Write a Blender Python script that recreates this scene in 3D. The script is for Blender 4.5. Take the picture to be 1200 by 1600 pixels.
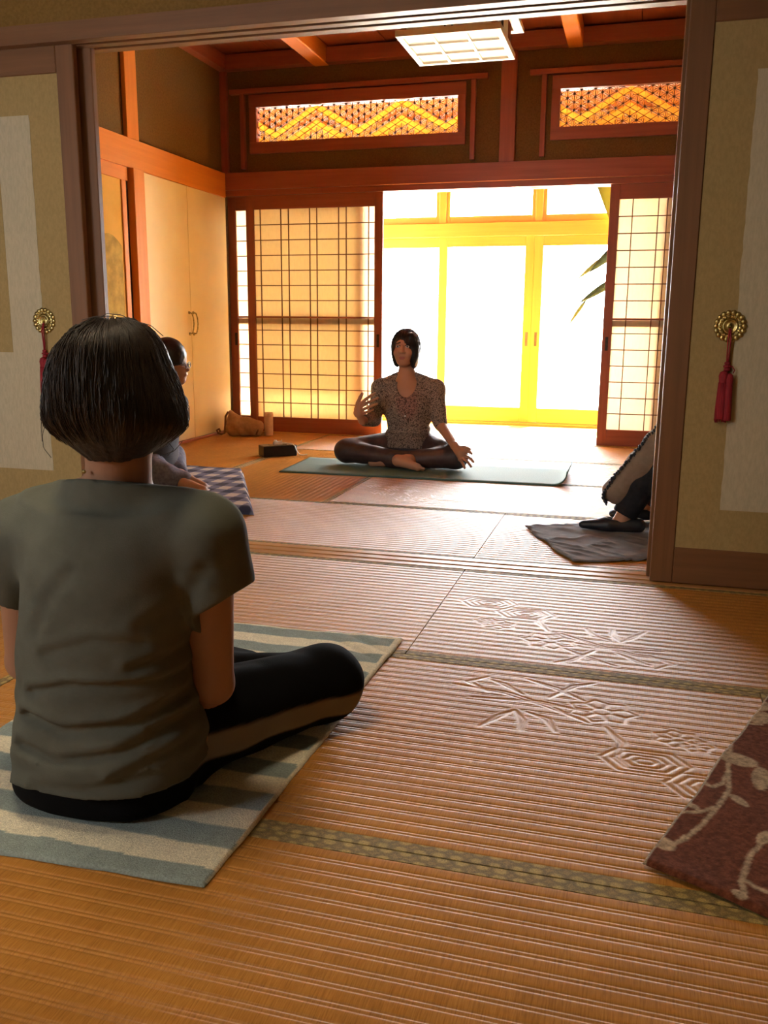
import bpy, bmesh, math, random
import numpy as np
from mathutils import Vector, Matrix

for o in list(bpy.data.objects): bpy.data.objects.remove(o)
scene = bpy.context.scene
COL = scene.collection

# ------------------------------------------------------------------ camera
CAM_H = 0.87
FPX, PITCH, YAW, ROLL = 1384.28, 0.207748, 0.272267, 0.008235
_cy, _sy = math.cos(YAW), math.sin(YAW)
_F = np.array([-_sy*math.cos(PITCH), _cy*math.cos(PITCH), -math.sin(PITCH)])
_R0 = np.array([_cy, _sy, 0.0]); _U0 = np.cross(_R0, _F)
_R = math.cos(ROLL)*_R0 + math.sin(ROLL)*_U0
_U = -math.sin(ROLL)*_R0 + math.cos(ROLL)*_U0
_C = np.array([0.0, 0.0, CAM_H])
cam_data = bpy.data.cameras.new('camera'); cam = bpy.data.objects.new('camera', cam_data)
COL.objects.link(cam)
cam.matrix_world = Matrix(((_R[0], _U[0], -_F[0], 0), (_R[1], _U[1], -_F[1], 0), (_R[2], _U[2], -_F[2], CAM_H), (0, 0, 0, 1)))
cam_data.sensor_fit = 'VERTICAL'; cam_data.sensor_height = 24.0
cam_data.lens = FPX/1600*24.0; cam_data.clip_start = 0.02
scene.camera = cam

def at(ax, c, px, py):
    """direction of a pixel, met with the plane axis=c"""
    d = _F + _R*(px-600)/FPX - _U*(py-800)/FPX
    t = (c-_C[ax])/d[ax]
    return _C + d*t
def AY(px, py, Y): return at(1, Y, px, py)
def AZ(px, py, Z=0.0): return at(2, Z, px, py)
def AX(px, py, X): return at(0, X, px, py)

# ------------------------------------------------------------------ world, sun, exposure
world = bpy.data.worlds.new('sky'); scene.world = world; world.use_nodes = True
bg = world.node_tree.nodes['Background']
bg.inputs[0].default_value = (0.95, 0.98, 1.0, 1); bg.inputs[1].default_value = 10.5
sun_d = bpy.data.lights.new('sun', 'SUN'); sun = bpy.data.objects.new('sun', sun_d); COL.objects.link(sun)
sun_d.energy = 36.0; sun_d.angle = 0.01; sun_d.color = (1.0, 0.95, 0.86)
sun.rotation_euler = (math.radians(-37), 0, math.radians(-20))      # high sun from the garden side
scene.view_settings.view_transform = 'Standard'; scene.view_settings.look = 'None'
scene.view_settings.gamma = 1.0; scene.view_settings.use_curve_mapping = False
scene.view_settings.exposure = 1.65
def portal(name, loc, rot, sx, sy):
    l = bpy.data.lights.new(name, 'AREA'); l.shape = 'RECTANGLE'; l.size = sx; l.size_y = sy
    l.cycles.is_portal = True
    o = bpy.data.objects.new(name, l); COL.objects.link(o); o.location = loc; o.rotation_euler = rot
portal('portal_garden_windows', (-1.0, 8.14, 1.15), (math.radians(-90), 0, 0), 4.4, 2.2)
portal('portal_added_window', (-2.60, -0.66, 1.375), (math.radians(90), 0, 0), 0.9, 0.75)

# ------------------------------------------------------------------ materials
MATS = {}
def nodes(name):
    m = bpy.data.materials.new(name); m.use_nodes = True
    nt = m.node_tree; b = nt.nodes['Principled BSDF']; MATS[name] = m
    return m, nt, b
def N(nt, t, **kw):
    n = nt.nodes.new(t)
    for k, v in kw.items():
        if k in n.inputs: n.inputs[k].default_value = v
        else: setattr(n, k, v)
    return n
def ramp(nt, fac, stops):
    r = nt.nodes.new('ShaderNodeValToRGB'); nt.links.new(fac, r.inputs[0])
    el = r.color_ramp.elements
    while len(el) < len(stops): el.new(0.5)
    for e, (p, c) in zip(el, stops): e.position = p; e.color = (*c, 1)
    return r.outputs[0]
def coords(nt, scale, kind='Object'):
    tc = N(nt, 'ShaderNodeTexCoord'); mp = N(nt, 'ShaderNodeMapping'); mp.inputs['Scale'].default_value = scale
    nt.links.new(tc.outputs[kind], mp.inputs[0]); return mp.outputs[0]
def noisy(name, c1, c2, scale=(8, 8, 8), rough=0.6, detail=4, bump=0.0, bscale=None, spec=0.5, lo=.35, hi=.65, metal=0.0):
    m, nt, b = nodes(name)
    n = N(nt, 'ShaderNodeTexNoise', Scale=1.0, Detail=detail, Roughness=0.6)
    nt.links.new(coords(nt, scale), n.inputs['Vector'])
    nt.links.new(ramp(nt, n.outputs[0], [(lo, c1), (hi, c2)]), b.inputs['Base Color'])
    b.inputs['Roughness'].default_value = rough; b.inputs['Specular IOR Level'].default_value = spec; b.inputs['Metallic'].default_value = metal
    if bump:
        n2 = N(nt, 'ShaderNodeTexNoise', Scale=1.0, Detail=3)
        nt.links.new(coords(nt, bscale or scale), n2.inputs['Vector'])
        bp = N(nt, 'ShaderNodeBump', Strength=1.0, Distance=bump)
        nt.links.new(n2.outputs[0], bp.inputs['Height']); nt.links.new(bp.outputs[0], b.inputs['Normal'])
    return m
def wood(name, c1, c2, rough, ax, spec=0.5):
    s = [38, 38, 38]; s[ax] = 1.6
    return noisy(name, c1, c2, tuple(s), rough, 5, 0.0004, tuple(s), spec, .3, .7)
for a, ch in enumerate('xyz'):
    wood('wood_'+ch, (0.29, 0.080, 0.042), (0.38, 0.112, 0.058), 0.42, a)            # far-room wood, its backlit shade and flare tint put into the colour
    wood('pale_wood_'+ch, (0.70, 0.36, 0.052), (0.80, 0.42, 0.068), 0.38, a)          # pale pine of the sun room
    wood('brown_wood_'+ch, (0.155, 0.068, 0.026), (0.21, 0.092, 0.036), 0.45, a)        # near-room frames: likely the same wood, dimmer light put into its colour
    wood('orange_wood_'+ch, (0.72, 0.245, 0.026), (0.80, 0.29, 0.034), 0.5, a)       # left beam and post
wood('sill_wood_x', (0.40, 0.19, 0.06), (0.50, 0.25, 0.085), 0.40, 0)
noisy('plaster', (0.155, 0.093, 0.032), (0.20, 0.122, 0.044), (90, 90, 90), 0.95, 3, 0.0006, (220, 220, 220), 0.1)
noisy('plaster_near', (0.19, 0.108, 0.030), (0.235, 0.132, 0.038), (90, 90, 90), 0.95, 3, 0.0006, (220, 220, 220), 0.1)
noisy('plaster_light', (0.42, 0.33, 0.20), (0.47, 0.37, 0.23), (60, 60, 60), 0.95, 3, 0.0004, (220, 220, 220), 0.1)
noisy('fusuma_beige', (0.34, 0.245, 0.105), (0.40, 0.285, 0.125), (120, 120, 60), 0.9, 3, 0.0004, (200, 200, 200), 0.1)
noisy('fusuma_pale', (0.46, 0.40, 0.275), (0.53, 0.46, 0.32), (140, 140, 40), 0.85, 3, 0.0004, (200, 200, 90), 0.15)
noisy('closet_door', (0.88, 0.72, 0.36), (0.91, 0.76, 0.40), (4, 4, 4), 0.45, 2)
noisy('gold_paper', (0.72, 0.43, 0.095), (0.77, 0.47, 0.115), (6, 6, 6), 0.9, 3, spec=0.1)
noisy('gold_cloud', (0.36, 0.25, 0.045), (0.60, 0.40, 0.08), (14, 14, 14), 0.85, 5, 0.0005, (80, 80, 80))
noisy('brass', (0.42, 0.33, 0.12), (0.72, 0.60, 0.28), (90, 90, 90), 0.32, 2, 0.0006, (160, 160, 160), metal=1.0)
noisy('bar_wood', (0.13, 0.055, 0.018), (0.18, 0.075, 0.025), (40, 40, 40), 0.6, 3)
noisy('dark_metal', (0.025, 0.015, 0.012), (0.05, 0.03, 0.02), (50, 50, 50), 0.4, 2)
noisy('tassel_red', (0.20, 0.004, 0.012), (0.34, 0.012, 0.022), (400, 400, 12), 0.75, 2, 0.0006, (500, 500, 10))
noisy('outdoor_ground', (0.62, 0.60, 0.54), (0.72, 0.70, 0.64), (20, 20, 20), 0.9, 4)
noisy('leaf', (0.02, 0.05, 0.015), (0.045, 0.09, 0.025), (30, 30, 30), 0.5, 3)
noisy('pot_glaze', (0.05, 0.07, 0.10), (0.08, 0.10, 0.14), (12, 12, 12), 0.3, 3)
noisy('soil', (0.03, 0.02, 0.012), (0.06, 0.04, 0.025), (90, 90, 90), 0.95, 3)
noisy('leaf_light', (0.12, 0.17, 0.04), (0.18, 0.23, 0.06), (30, 30, 30), 0.4, 3)
noisy('bark', (0.12, 0.08, 0.05), (0.2, 0.14, 0.09), (40, 40, 8), 0.9, 3)
noisy('black_plastic', (0.008, 0.008, 0.009), (0.014, 0.014, 0.015), (30, 30, 30), 0.35, 2)
noisy('white_plastic', (0.72, 0.68, 0.62), (0.8, 0.76, 0.7), (20, 20, 20), 0.4, 2)
noisy('tissue', (0.82, 0.80, 0.77), (0.88, 0.86, 0.83), (30, 30, 30), 0.9, 3)
noisy('bag_canvas', (0.34, 0.195, 0.095), (0.45, 0.265, 0.135), (30, 30, 30), 0.85, 4, 0.0008, (300, 300, 300))
noisy('bag_strap', (0.16, 0.075, 0.035), (0.22, 0.11, 0.05), (60, 60, 60), 0.8, 3)
noisy('bottle_tan', (0.68, 0.47, 0.31), (0.75, 0.53, 0.36), (20, 20, 60), 0.55, 3)
noisy('yoga_mat', (0.085, 0.155, 0.135), (0.115, 0.195, 0.17), (140, 140, 140), 0.75, 3, 0.0007, (320, 320, 320), 0.25)
noisy('grey_cloth', (0.085, 0.075, 0.075), (0.15, 0.135, 0.13), (25, 120, 60), 0.9, 4, 0.001, (260, 260, 260))

def paper_mat(name, col, trans):
    m, nt, b = nodes(name)
    b.inputs['Base Color'].default_value = (*col, 1); b.inputs['Roughness'].default_value = 0.9
    b.inputs['Specular IOR Level'].default_value = 0.1
    n = N(nt, 'ShaderNodeTexNoise', Scale=1.0, Detail=5); nt.links.new(coords(nt, (60, 60, 20)), n.inputs['Vector'])
    c = ramp(nt, n.outputs[0], [(.3, tuple(x*0.93 for x in col)), (.7, col)])
    nt.links.new(c, b.inputs['Base Color'])
    t = N(nt, 'ShaderNodeBsdfTranslucent'); nt.links.new(c, t.inputs['Color'])
    mx = N(nt, 'ShaderNodeMixShader', Fac=trans)
    nt.links.new(b.outputs[0], mx.inputs[1]); nt.links.new(t.outputs[0], mx.inputs[2])
    nt.links.new(mx.outputs[0], nt.nodes['Material Output'].inputs['Surface'])
paper_mat('shoji_paper', (0.93, 0.85, 0.68), 0.48)
paper_mat('curtain_cloth', (0.34, 0.33, 0.07), 0.25)
paper_mat('lamp_paper', (0.85, 0.76, 0.60), 0.3)
def glass_mat():
    m, nt, b = nodes('window_glass')
    g = N(nt, 'ShaderNodeBsdfGlossy', Roughness=0.02); tr = N(nt, 'ShaderNodeBsdfTransparent')
    lw = N(nt, 'ShaderNodeLayerWeight', Blend=0.5); pw = N(nt, 'ShaderNodeMath', operation='POWER'); pw.inputs[1].default_value = 5.0
    nt.links.new(lw.outputs['Facing'], pw.inputs[0]); ml = N(nt, 'ShaderNodeMath', operation='MULTIPLY_ADD'); ml.inputs[1].default_value = .9; ml.inputs[2].default_value = .04
    nt.links.new(pw.outputs[0], ml.inputs[0]); mx = N(nt, 'ShaderNodeMixShader')
    nt.links.new(ml.outputs[0], mx.inputs[0]); nt.links.new(tr.outputs[0], mx.inputs[1]); nt.links.new(g.outputs[0], mx.inputs[2])
    nt.links.new(mx.outputs[0], nt.nodes['Material Output'].inputs['Surface'])
glass_mat()
def emit_mat(name, col, e):
    m, nt, b = nodes(name); b.inputs['Base Color'].default_value = (*col, 1)
    b.inputs['Emission Color'].default_value = (*col, 1); b.inputs['Emission Strength'].default_value = e
emit_mat('lamp_diffuser', (1.0, 0.93, 0.78), 0.22)  # weak glow added for brightness; the far lamp itself is taken as off
noisy('ceiling_wood', (0.20, 0.060, 0.008), (0.26, 0.08, 0.011), (2, 38, 38), 0.95, 4, spec=0.05)
emit_mat('added_lamp_diffuser', (1.0, 0.82, 0.56), 9.0)  # glowing panel of the unseen lamp added in the near room
noisy('lamp_wood', (0.80, 0.72, 0.55), (0.86, 0.78, 0.6), (40, 2, 40), 0.4, 3)

def tatami_mat():
    m, nt, b = nodes('tatami_straw')
    n = N(nt, 'ShaderNodeTexNoise', Scale=1.0, Detail=3, Roughness=0.6); nt.links.new(coords(nt, (420, 26, 1)), n.inputs['Vector'])
    c1 = ramp(nt, n.outputs[0], [(.3, (0.36, 0.145, 0.026)), (.5, (0.49, 0.215, 0.042)), (.75, (0.58, 0.275, 0.062))])
    n2 = N(nt, 'ShaderNodeTexNoise', Scale=1.0, Detail=3); nt.links.new(coords(nt, (5, 7, 1)), n2.inputs['Vector'])
    c2 = ramp(nt, n2.outputs[0], [(.3, (0.82, 0.80, 0.78)), (.7, (1.0, 1.0, 1.0))])
    mx = N(nt, 'ShaderNodeMix', data_type='RGBA', blend_type='MULTIPLY'); mx.inputs[0].default_value = 1.0
    nt.links.new(c1, mx.inputs[6]); nt.links.new(c2, mx.inputs[7]); nt.links.new(mx.outputs[2], b.inputs['Base Color'])
    b.inputs['Roughness'].default_value = 0.52; b.inputs['Specular IOR Level'].default_value = 0.35
    b.inputs['Anisotropic'].default_value = 0.9                       # rush stems: smooth along the stem, rough across it
    vt = N(nt, 'ShaderNodeVectorTransform'); vt.vector_type = 'VECTOR'; vt.convert_from = 'OBJECT'; vt.convert_to = 'WORLD'
    vt.inputs[0].default_value = (1, 0, 0); nt.links.new(vt.outputs[0], b.inputs['Tangent'])
    bp = N(nt, 'ShaderNodeBump', Strength=0.4, Distance=0.0004); nt.links.new(n.outputs[0], bp.inputs['Height'])
    nt.links.new(bp.outputs[0], b.inputs['Normal'])
tatami_mat()
def brocade():
    m, nt, b = nodes('brocade')
    tc = N(nt, 'ShaderNodeTexCoord'); mp = N(nt, 'ShaderNodeMapping'); mp.inputs['Scale'].default_value = (31, 46, 0.01)
    nt.links.new(tc.outputs['Object'], mp.inputs[0])
    v = N(nt, 'ShaderNodeTexVoronoi', Scale=1.0, Randomness=0.25); nt.links.new(mp.outputs[0], v.inputs['Vector'])
    base = ramp(nt, v.outputs['Distance'], [(.26, (0.44, 0.33, 0.12)), (.36, (0.28, 0.205, 0.085)), (.5, (0.21, 0.155, 0.075)), (.62, (0.30, 0.215, 0.09))])
    w = N(nt, 'ShaderNodeTexNoise', Scale=500.0, Detail=2); nt.links.new(tc.outputs['Object'], w.inputs['Vector'])
    c2 = ramp(nt, w.outputs[0], [(.35, (0.65, 0.65, 0.65)), (.65, (1.15, 1.1, 1.0))])
    mx = N(nt, 'ShaderNodeMix', data_type='RGBA', blend_type='MULTIPLY'); mx.inputs[0].default_value = 1.0
    nt.links.new(base, mx.inputs[6]); nt.links.new(c2, mx.inputs[7]); nt.links.new(mx.outputs[2], b.inputs['Base Color'])
    b.inputs['Roughness'].default_value = 0.7; b.inputs['Specular IOR Level'].default_value = 0.2
brocade()
def attr_mat(name, rough=0.9, bump=0.0, bs=400, spec=0.3, sheen=0.0, attr='Col', mottle=None):
    """colour is stored on the mesh (dyed or woven pattern); the shader adds only fine relief"""
    m, nt, b = nodes(name)
    a = N(nt, 'ShaderNodeAttribute'); a.attribute_name = attr
    out = a.outputs['Color']
    if mottle:
        n0 = N(nt, 'ShaderNodeTexNoise', Scale=mottle, Detail=4); tc0 = N(nt, 'ShaderNodeTexCoord'); nt.links.new(tc0.outputs['Object'], n0.inputs['Vector'])
        c2 = ramp(nt, n0.outputs[0], [(.3, (0.72, 0.72, 0.72)), (.7, (1.08, 1.08, 1.08))])
        mx = N(nt, 'ShaderNodeMix', data_type='RGBA', blend_type='MULTIPLY'); mx.inputs[0].default_value = 1.0
        nt.links.new(out, mx.inputs[6]); nt.links.new(c2, mx.inputs[7]); out = mx.outputs[2]
    nt.links.new(out, b.inputs['Base Color'])
    b.inputs['Roughness'].default_value = rough; b.inputs['Specular IOR Level'].default_value = spec
    b.inputs['Sheen Weight'].default_value = sheen
    if bump:
        n = N(nt, 'ShaderNodeTexNoise', Scale=bs, Detail=3); tc = N(nt, 'ShaderNodeTexCoord'); nt.links.new(tc.outputs['Object'], n.inputs['Vector'])
        bp = N(nt, 'ShaderNodeBump', Strength=1.0, Distance=bump); nt.links.new(n.outputs[0], bp.inputs['Height']); nt.links.new(bp.outputs[0], b.inputs['Normal'])
attr_mat('terry', 0.95, 0.002, 420, 0.1, 0.0, mottle=260)
attr_mat('painted_cloth', 0.9, 0.0006, 600, 0.15)
attr_mat('skin', 0.55, 0.0002, 300, 0.4)

# ------------------------------------------------------------------ mesh helpers
def clean(name): return name
class MB:
    def __init__(s): s.v = []; s.f = []
    def add(s, v, f):
        o = len(s.v); s.v += [tuple(map(float, q)) for q in v]; s.f += [tuple(i+o for i in q) for q in f]; return s
    def box(s, x0, x1, y0, y1, z0, z1, b=0.0):
        if x1 < x0: x0, x1 = x1, x0
        if y1 < y0: y0, y1 = y1, y0
        if z1 < z0: z0, z1 = z1, z0
        b = min(b, (x1-x0)*.4, (y1-y0)*.4, (z1-z0)*.4)
        if b <= 0:
            v = [(x, y, z) for z in (z0, z1) for y in (y0, y1) for x in (x0, x1)]
            return s.add(v, [(0, 2, 3, 1), (4, 5, 7, 6), (0, 1, 5, 4), (2, 6, 7, 3), (0, 4, 6, 2), (1, 3, 7, 5)])
        bm = bmesh.new(); bmesh.ops.create_cube(bm, size=1.0)
        for q in bm.verts: q.co = Vector(((x0+x1)/2+q.co.x*(x1-x0), (y0+y1)/2+q.co.y*(y1-y0), (z0+z1)/2+q.co.z*(z1-z0)))
        bmesh.ops.bevel(bm, geom=list(bm.edges), offset=b, segments=1, affect='EDGES')
        bm.verts.index_update()
        v = [tuple(q.co) for q in bm.verts]; f = [tuple(q.index for q in p.verts) for p in bm.faces]; bm.free()
        return s.add(v, f)
    def prism(s, poly, d):
        """poly: 3-D points of one face, d: extrusion vector"""
        n = len(poly); P = [np.array(q, float) for q in poly]; d = np.array(d, float)
        v = P + [q+d for q in P]
        f = [tuple(range(n))[::-1], tuple(range(n, 2*n))] + [(i, (i+1) % n, n+(i+1) % n, n+i) for i in range(n)]
        return s.add(v, f)
    def tube(s, pts, rad, n=8, cap=True):
        P = np.array(pts, float); k = len(P); rad = np.broadcast_to(np.array(rad, float), (k,))
        T = np.gradient(P, axis=0); T /= np.linalg.norm(T, axis=1)[:, None]+1e-12
        ref = np.array([0, 0, 1.0]) if abs(T[0][2]) < .9 else np.array([1.0, 0, 0])
        u = np.cross(T[0], ref); u /= np.linalg.norm(u); v = []
        for i in range(k):
            u = u-T[i]*(u@T[i]); u /= np.linalg.norm(u)+1e-12; w = np.cross(T[i], u)
            for j in range(n):
                a = 2*math.pi*j/n; v.append(P[i]+rad[i]*(math.cos(a)*u+math.sin(a)*w))
        f = [(i*n+j, i*n+(j+1) % n, (i+1)*n+(j+1) % n, (i+1)*n+j) for i in range(k-1) for j in range(n)]
        if cap: f += [tuple(range(n))[::-1], tuple(range((k-1)*n, k*n))]
        return s.add(v, f)
    def lathe(s, prof, c, axis='z', n=24):
        """prof: (radius, height) pairs around axis through c"""
        v = []
        for r, hgt in prof:
            for j in range(n):
                a = 2*math.pi*j/n; q = (r*math.cos(a), r*math.sin(a), hgt)
                if axis == 'y': q = (q[0], hgt, q[1])
                if axis == 'x': q = (hgt, q[0], q[1])
                v.append((c[0]+q[0], c[1]+q[1], c[2]+q[2]))
        k = len(prof)
        f = [(i*n+j, i*n+(j+1) % n, (i+1)*n+(j+1) % n, (i+1)*n+j) for i in range(k-1) for j in range(n)]
        f += [tuple(range(n))[::-1], tuple(range((k-1)*n, k*n))]
        return s.add(v, f)
    def build(s, name, mat, parent=None, smooth=False, origin=None):
        me = bpy.data.meshes.new(name)
        o0 = np.array(origin if origin is not None else (wloc(parent) if parent else (0, 0, 0)), float)
        V = np.array(s.v)-o0
        me.from_pydata(V.tolist(), [], s.f)
        bm = bmesh.new(); bm.from_mesh(me); bmesh.ops.recalc_face_normals(bm, faces=bm.faces); bm.to_mesh(me); bm.free()
        return link(name, me, mat, parent, smooth, origin)
def wloc(o):
    q = np.zeros(3)
    while o is not None: q += np.array(o.location); o = o.parent
    return q
def link(name, me, mat, parent=None, smooth=False, origin=None):
    if mat: me.materials.append(MATS[mat])
    if smooth: me.shade_smooth()
    o = bpy.data.objects.new(name, me); COL.objects.link(o)
    if origin is not None:
        o.location = Vector(origin)-Vector(wloc(parent)) if parent else Vector(origin)
    if parent: o.parent = parent
    return o
def np_mesh(name, V, F, mat, parent=None, smooth=True, cols=None, origin=None):
    V = np.asarray(V, float); F = np.asarray(F, np.int32)
    o0 = np.array(origin if origin is not None else (wloc(parent) if parent else (0, 0, 0)), float)
    me = bpy.data.meshes.new(name); k = F.shape[1]
    me.vertices.add(len(V)); me.vertices.foreach_set('co', (V-o0).astype(np.float32).ravel())
    me.loops.add(F.size); me.loops.foreach_set('vertex_index', F.ravel())
    me.polygons.add(len(F)); me.polygons.foreach_set('loop_start', np.arange(0, F.size, k, dtype=np.int32))
    me.update(calc_edges=True); me.validate()
    if cols is not None:
        a = me.color_attributes.new('Col', 'FLOAT_COLOR', 'POINT')
        c = np.ones((len(V), 4), np.float32); c[:, :3] = cols; a.data.foreach_set('color', c.ravel())
    return link(name, me, mat, parent, smooth, origin)
def thing(name, loc, label, cat, group=None):
    o = bpy.data.objects.new(name, None); COL.objects.link(o); o.location = loc; o.empty_display_size = 0.05
    return tag(o, label, cat, group)
def tag(o, label=None, cat=None, group=None, kind=None):
    if label: o['label'] = label
    if cat: o['category'] = cat
    if group: o['group'] = group
    if kind: o['kind'] = kind
    return o
def struct(name, loc, label=None, cat=None):
    o = bpy.data.objects.new(name, None); COL.objects.link(o); o.location = loc; o.empty_display_size = 0.05
    return tag(o, label, cat, kind='structure')
def B(name, mat, parent, *box, b=0.002):
    return MB().box(*box, b=b).build(name, mat, parent)
# ================================================================== THE SETTING
XL, XR = -3.232, 1.235             # side walls
YT0, YT1 = 3.090, 3.240            # threshold between the two rooms
YB = 6.786                         # plane of the paper doors at the back
YN = -0.50                         # wall behind the camera
YE = 8.06                          # glass doors of the sun room
MX = (XR-XL)/5
YF = [YT1+(6.76-YT1)*k/4 for k in range(5)]
YM = [YT0-0.892*k for k in range(5)]

# ---- floor: one slab carrying every mat
floor = MB().box(XL-.1, XR+.1, YN-.1, YB+.12, -0.12, -0.035).build('floor', 'bark', origin=(-1.0, 3.1, -0.12))
tag(floor, 'tatami floor running through both rooms', 'floor', kind='structure')

# ---- one woven mat: ribs and the woven-in motif are relief
ML, MWD, HERI = 1.784, 0.884, 0.027
def seg_dist(X, Y, pts, closed=False):
    pts = [np.array(q, float) for q in pts]
    if closed: pts = pts+[pts[0]]
    D = np.full(X.shape, 9.0)
    for a, b in zip(pts[:-1], pts[1:]):
        d = b-a; L2 = d@d+1e-12
        t = np.clip(((X-a[0])*d[0]+(Y-a[1])*d[1])/L2, 0, 1)
        D = np.minimum(D, np.hypot(X-a[0]-t*d[0], Y-a[1]-t*d[1]))
    return D
def mat_mesh():
    nr = 25; y0 = -(MWD/2-HERI); per = (MWD-2*HERI)/nr
    us = np.array([0, .05, .14, .24, .34, .44, .54, .63, .70, .735, .77, .85, .93, .965])
    hs = np.array([-.9, -.22, -.05, 0, .03, .03, 0, -.12, -.7, -2.0, -.55, -.35, -.55, -2.0])*1e-3
    ys = np.concatenate([y0+per*(k+us) for k in range(nr)]+[[-y0]]); hh = np.concatenate([np.tile(hs, nr), [-.0012]])
    xs = np.linspace(-ML/2, ML/2, 521)
    X, Y = np.meshgrid(xs, ys, indexing='ij'); Z = np.tile(hh, (len(xs), 1))
    c0 = np.array([XL+3*MX, (YM[1]+YM[2])/2])      # centre of the mat the motif is read from
    def L(px, py): q = AZ(px, py); return np.array([q[0]-c0[0], q[1]-c0[1]])
    strokes = []; Gv = np.zeros_like(X)
    def hexa(c, s):
        for k in (1.0, .74, .48, .22):
            P = [(c[0]+s*k*1.15*a, c[1]+s*k*b) for a, b in ((-1, 0), (-.6, .62), (.6, .62), (1, 0), (.6, -.62), (-.6, -.62))]
            strokes.append((P, True))
    hA = L(1008, 1190); hexa(hA, .078); hB = hA+np.array([.125, -.075]); hexa(hB, .078)
    def flower(c, r):
        for k in range(7):
            a = k*2*math.pi/7; P = [c+r*np.array([math.cos(a+t)*q, math.sin(a+t)*q*.8]) for t, q in ((-.36, .35), (-.4, .8), (0, 1.05), (.4, .8), (.36, .35))]
            strokes.append((P, False))
        strokes.append(([c+.3*r*np.array([math.cos(a), .8*math.sin(a)]) for a in np.linspace(0, 5.6, 8)], True))
    flower(L(940, 1112), .075); flower(L(1060, 1155), .05); flower(L(1085, 1165), .036)
    S = lambda a, b: (380+a*.6833, 1000+b*.6833)
    for blade in ([(790, 190), (700, 150), (600, 118), (480, 100)], [(790, 165), (680, 140), (520, 130)], [(780, 140), (720, 110), (650, 90)], [(700, 132), (760, 108), (800, 100)], [(620, 160), (580, 172), (540, 196)], [(622, 160), (632, 182), (635, 206)], [(650, 165), (690, 182), (714, 210)], [(560, 118), (520, 95), (560, 84)], [(640, 125), (600, 100), (570, 92)], [(830, 200), (860, 235), (850, 265), (880, 290)]):
        P = [L(*S(a, b)) for a, b in blade]; strokes.append((P, False))
        d = P[-1]-P[0]; nrm = np.array([-d[1], d[0]])/np.linalg.norm(d)*.011
        strokes.append(([P[0]]+[q+nrm for q in P[1:-1]]+[P[-1]], False))
    for P, cl in strokes:
        P = [np.array(q) for q in P]; lo = np.min(P, 0)-.02; hi = np.max(P, 0)+.02
        i0, i1 = np.searchsorted(xs, [lo[0], hi[0]]); j0, j1 = np.searchsorted(ys, [lo[1], hi[1]])
        sl = (slice(i0, i1), slice(j0, j1))
        D = seg_dist(X[sl], Y[sl], P, cl)
        flat = np.clip((.013-D)/.005, 0, 1); Z[sl] = Z[sl]*(1-flat)-.0001*flat
        Gv[sl] = np.maximum(Gv[sl], np.exp(-(D/.0036)**2))
    Z = Z-.0016*Gv
    nx, ny = X.shape
    V = np.stack([X, Y, Z], -1).reshape(-1, 3)
    I = (np.arange(nx-1)[:, None]*ny+np.arange(ny-1)[None]).ravel()
    F = np.stack([I, I+ny, I+ny+1, I+1], -1)
    # skirt: sides and base so the mat is a solid slab
    b = len(V); zb = -.034
    c = [(-ML/2, y0, zb), (ML/2, y0, zb), (ML/2, -y0, zb), (-ML/2, -y0, zb), (-ML/2, y0, -.002), (ML/2, y0, -.002), (ML/2, -y0, -.002), (-ML/2, -y0, -.002)]
    V = np.concatenate([V, c]); F = np.concatenate([F, np.array([(0, 3, 2, 1), (0, 1, 5, 4), (1, 2, 6, 5), (2, 3, 7, 6), (3, 0, 4, 7)])+b])
    return V, F
_V, _Fc = mat_mesh()
mat_proto = np_mesh('tatami_mat', _V, _Fc, 'tatami_straw', None, True); mat_me = mat_proto.data
bm_ = MB()
bm_.box(-ML/2, ML/2, MWD/2-HERI, MWD/2, -.034, .0006, .0005)
heri_proto = bm_.build('cloth_border', 'brocade'); heri_me = heri_proto.data
bpy.data.objects.remove(heri_proto); bpy.data.objects.remove(mat_proto)
def lay_mat(x0, x1, y0, y1, turn):
    """turn: 0 / 1 / 2 / 3 quarter turns"""
    o = bpy.data.objects.new('tatami_mat', mat_me); COL.objects.link(o); o.parent = floor
    o.location = Vector(((x0+x1)/2, (y0+y1)/2, 0))-floor.location
    o.rotation_euler = (0, 0, math.pi/2*turn)
    w, d = x1-x0-.003, y1-y0-.003
    if turn % 2: w, d = d, w
    o.scale = (w/ML, d/MWD, 1)
    for s in (0, math.pi):
        e = bpy.data.objects.new('cloth_border', heri_me); COL.objects.link(e); e.parent = o; e.rotation_euler = (0, 0, s)
gx = [XL+MX*k for k in range(6)]
# far room, ten mats
lay_mat(gx[1], gx[3], YF[0], YF[1], 2); lay_mat(gx[3], gx[5], YF[0], YF[1], 0)
lay_mat(gx[0], gx[1], YF[0], YF[2], 1); lay_mat(gx[0], gx[1], YF[2], YF[4], 1)
lay_mat(gx[1], gx[2], YF[1], YF[3], 1); lay_mat(gx[4], gx[5], YF[1], YF[3], 3)
lay_mat(gx[2], gx[4], YF[1], YF[2], 2); lay_mat(gx[2], gx[4], YF[2], YF[3], 0)
lay_mat(gx[1], gx[3], YF[3], YF[4], 0); lay_mat(gx[3], gx[5], YF[3], YF[4], 2)
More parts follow.
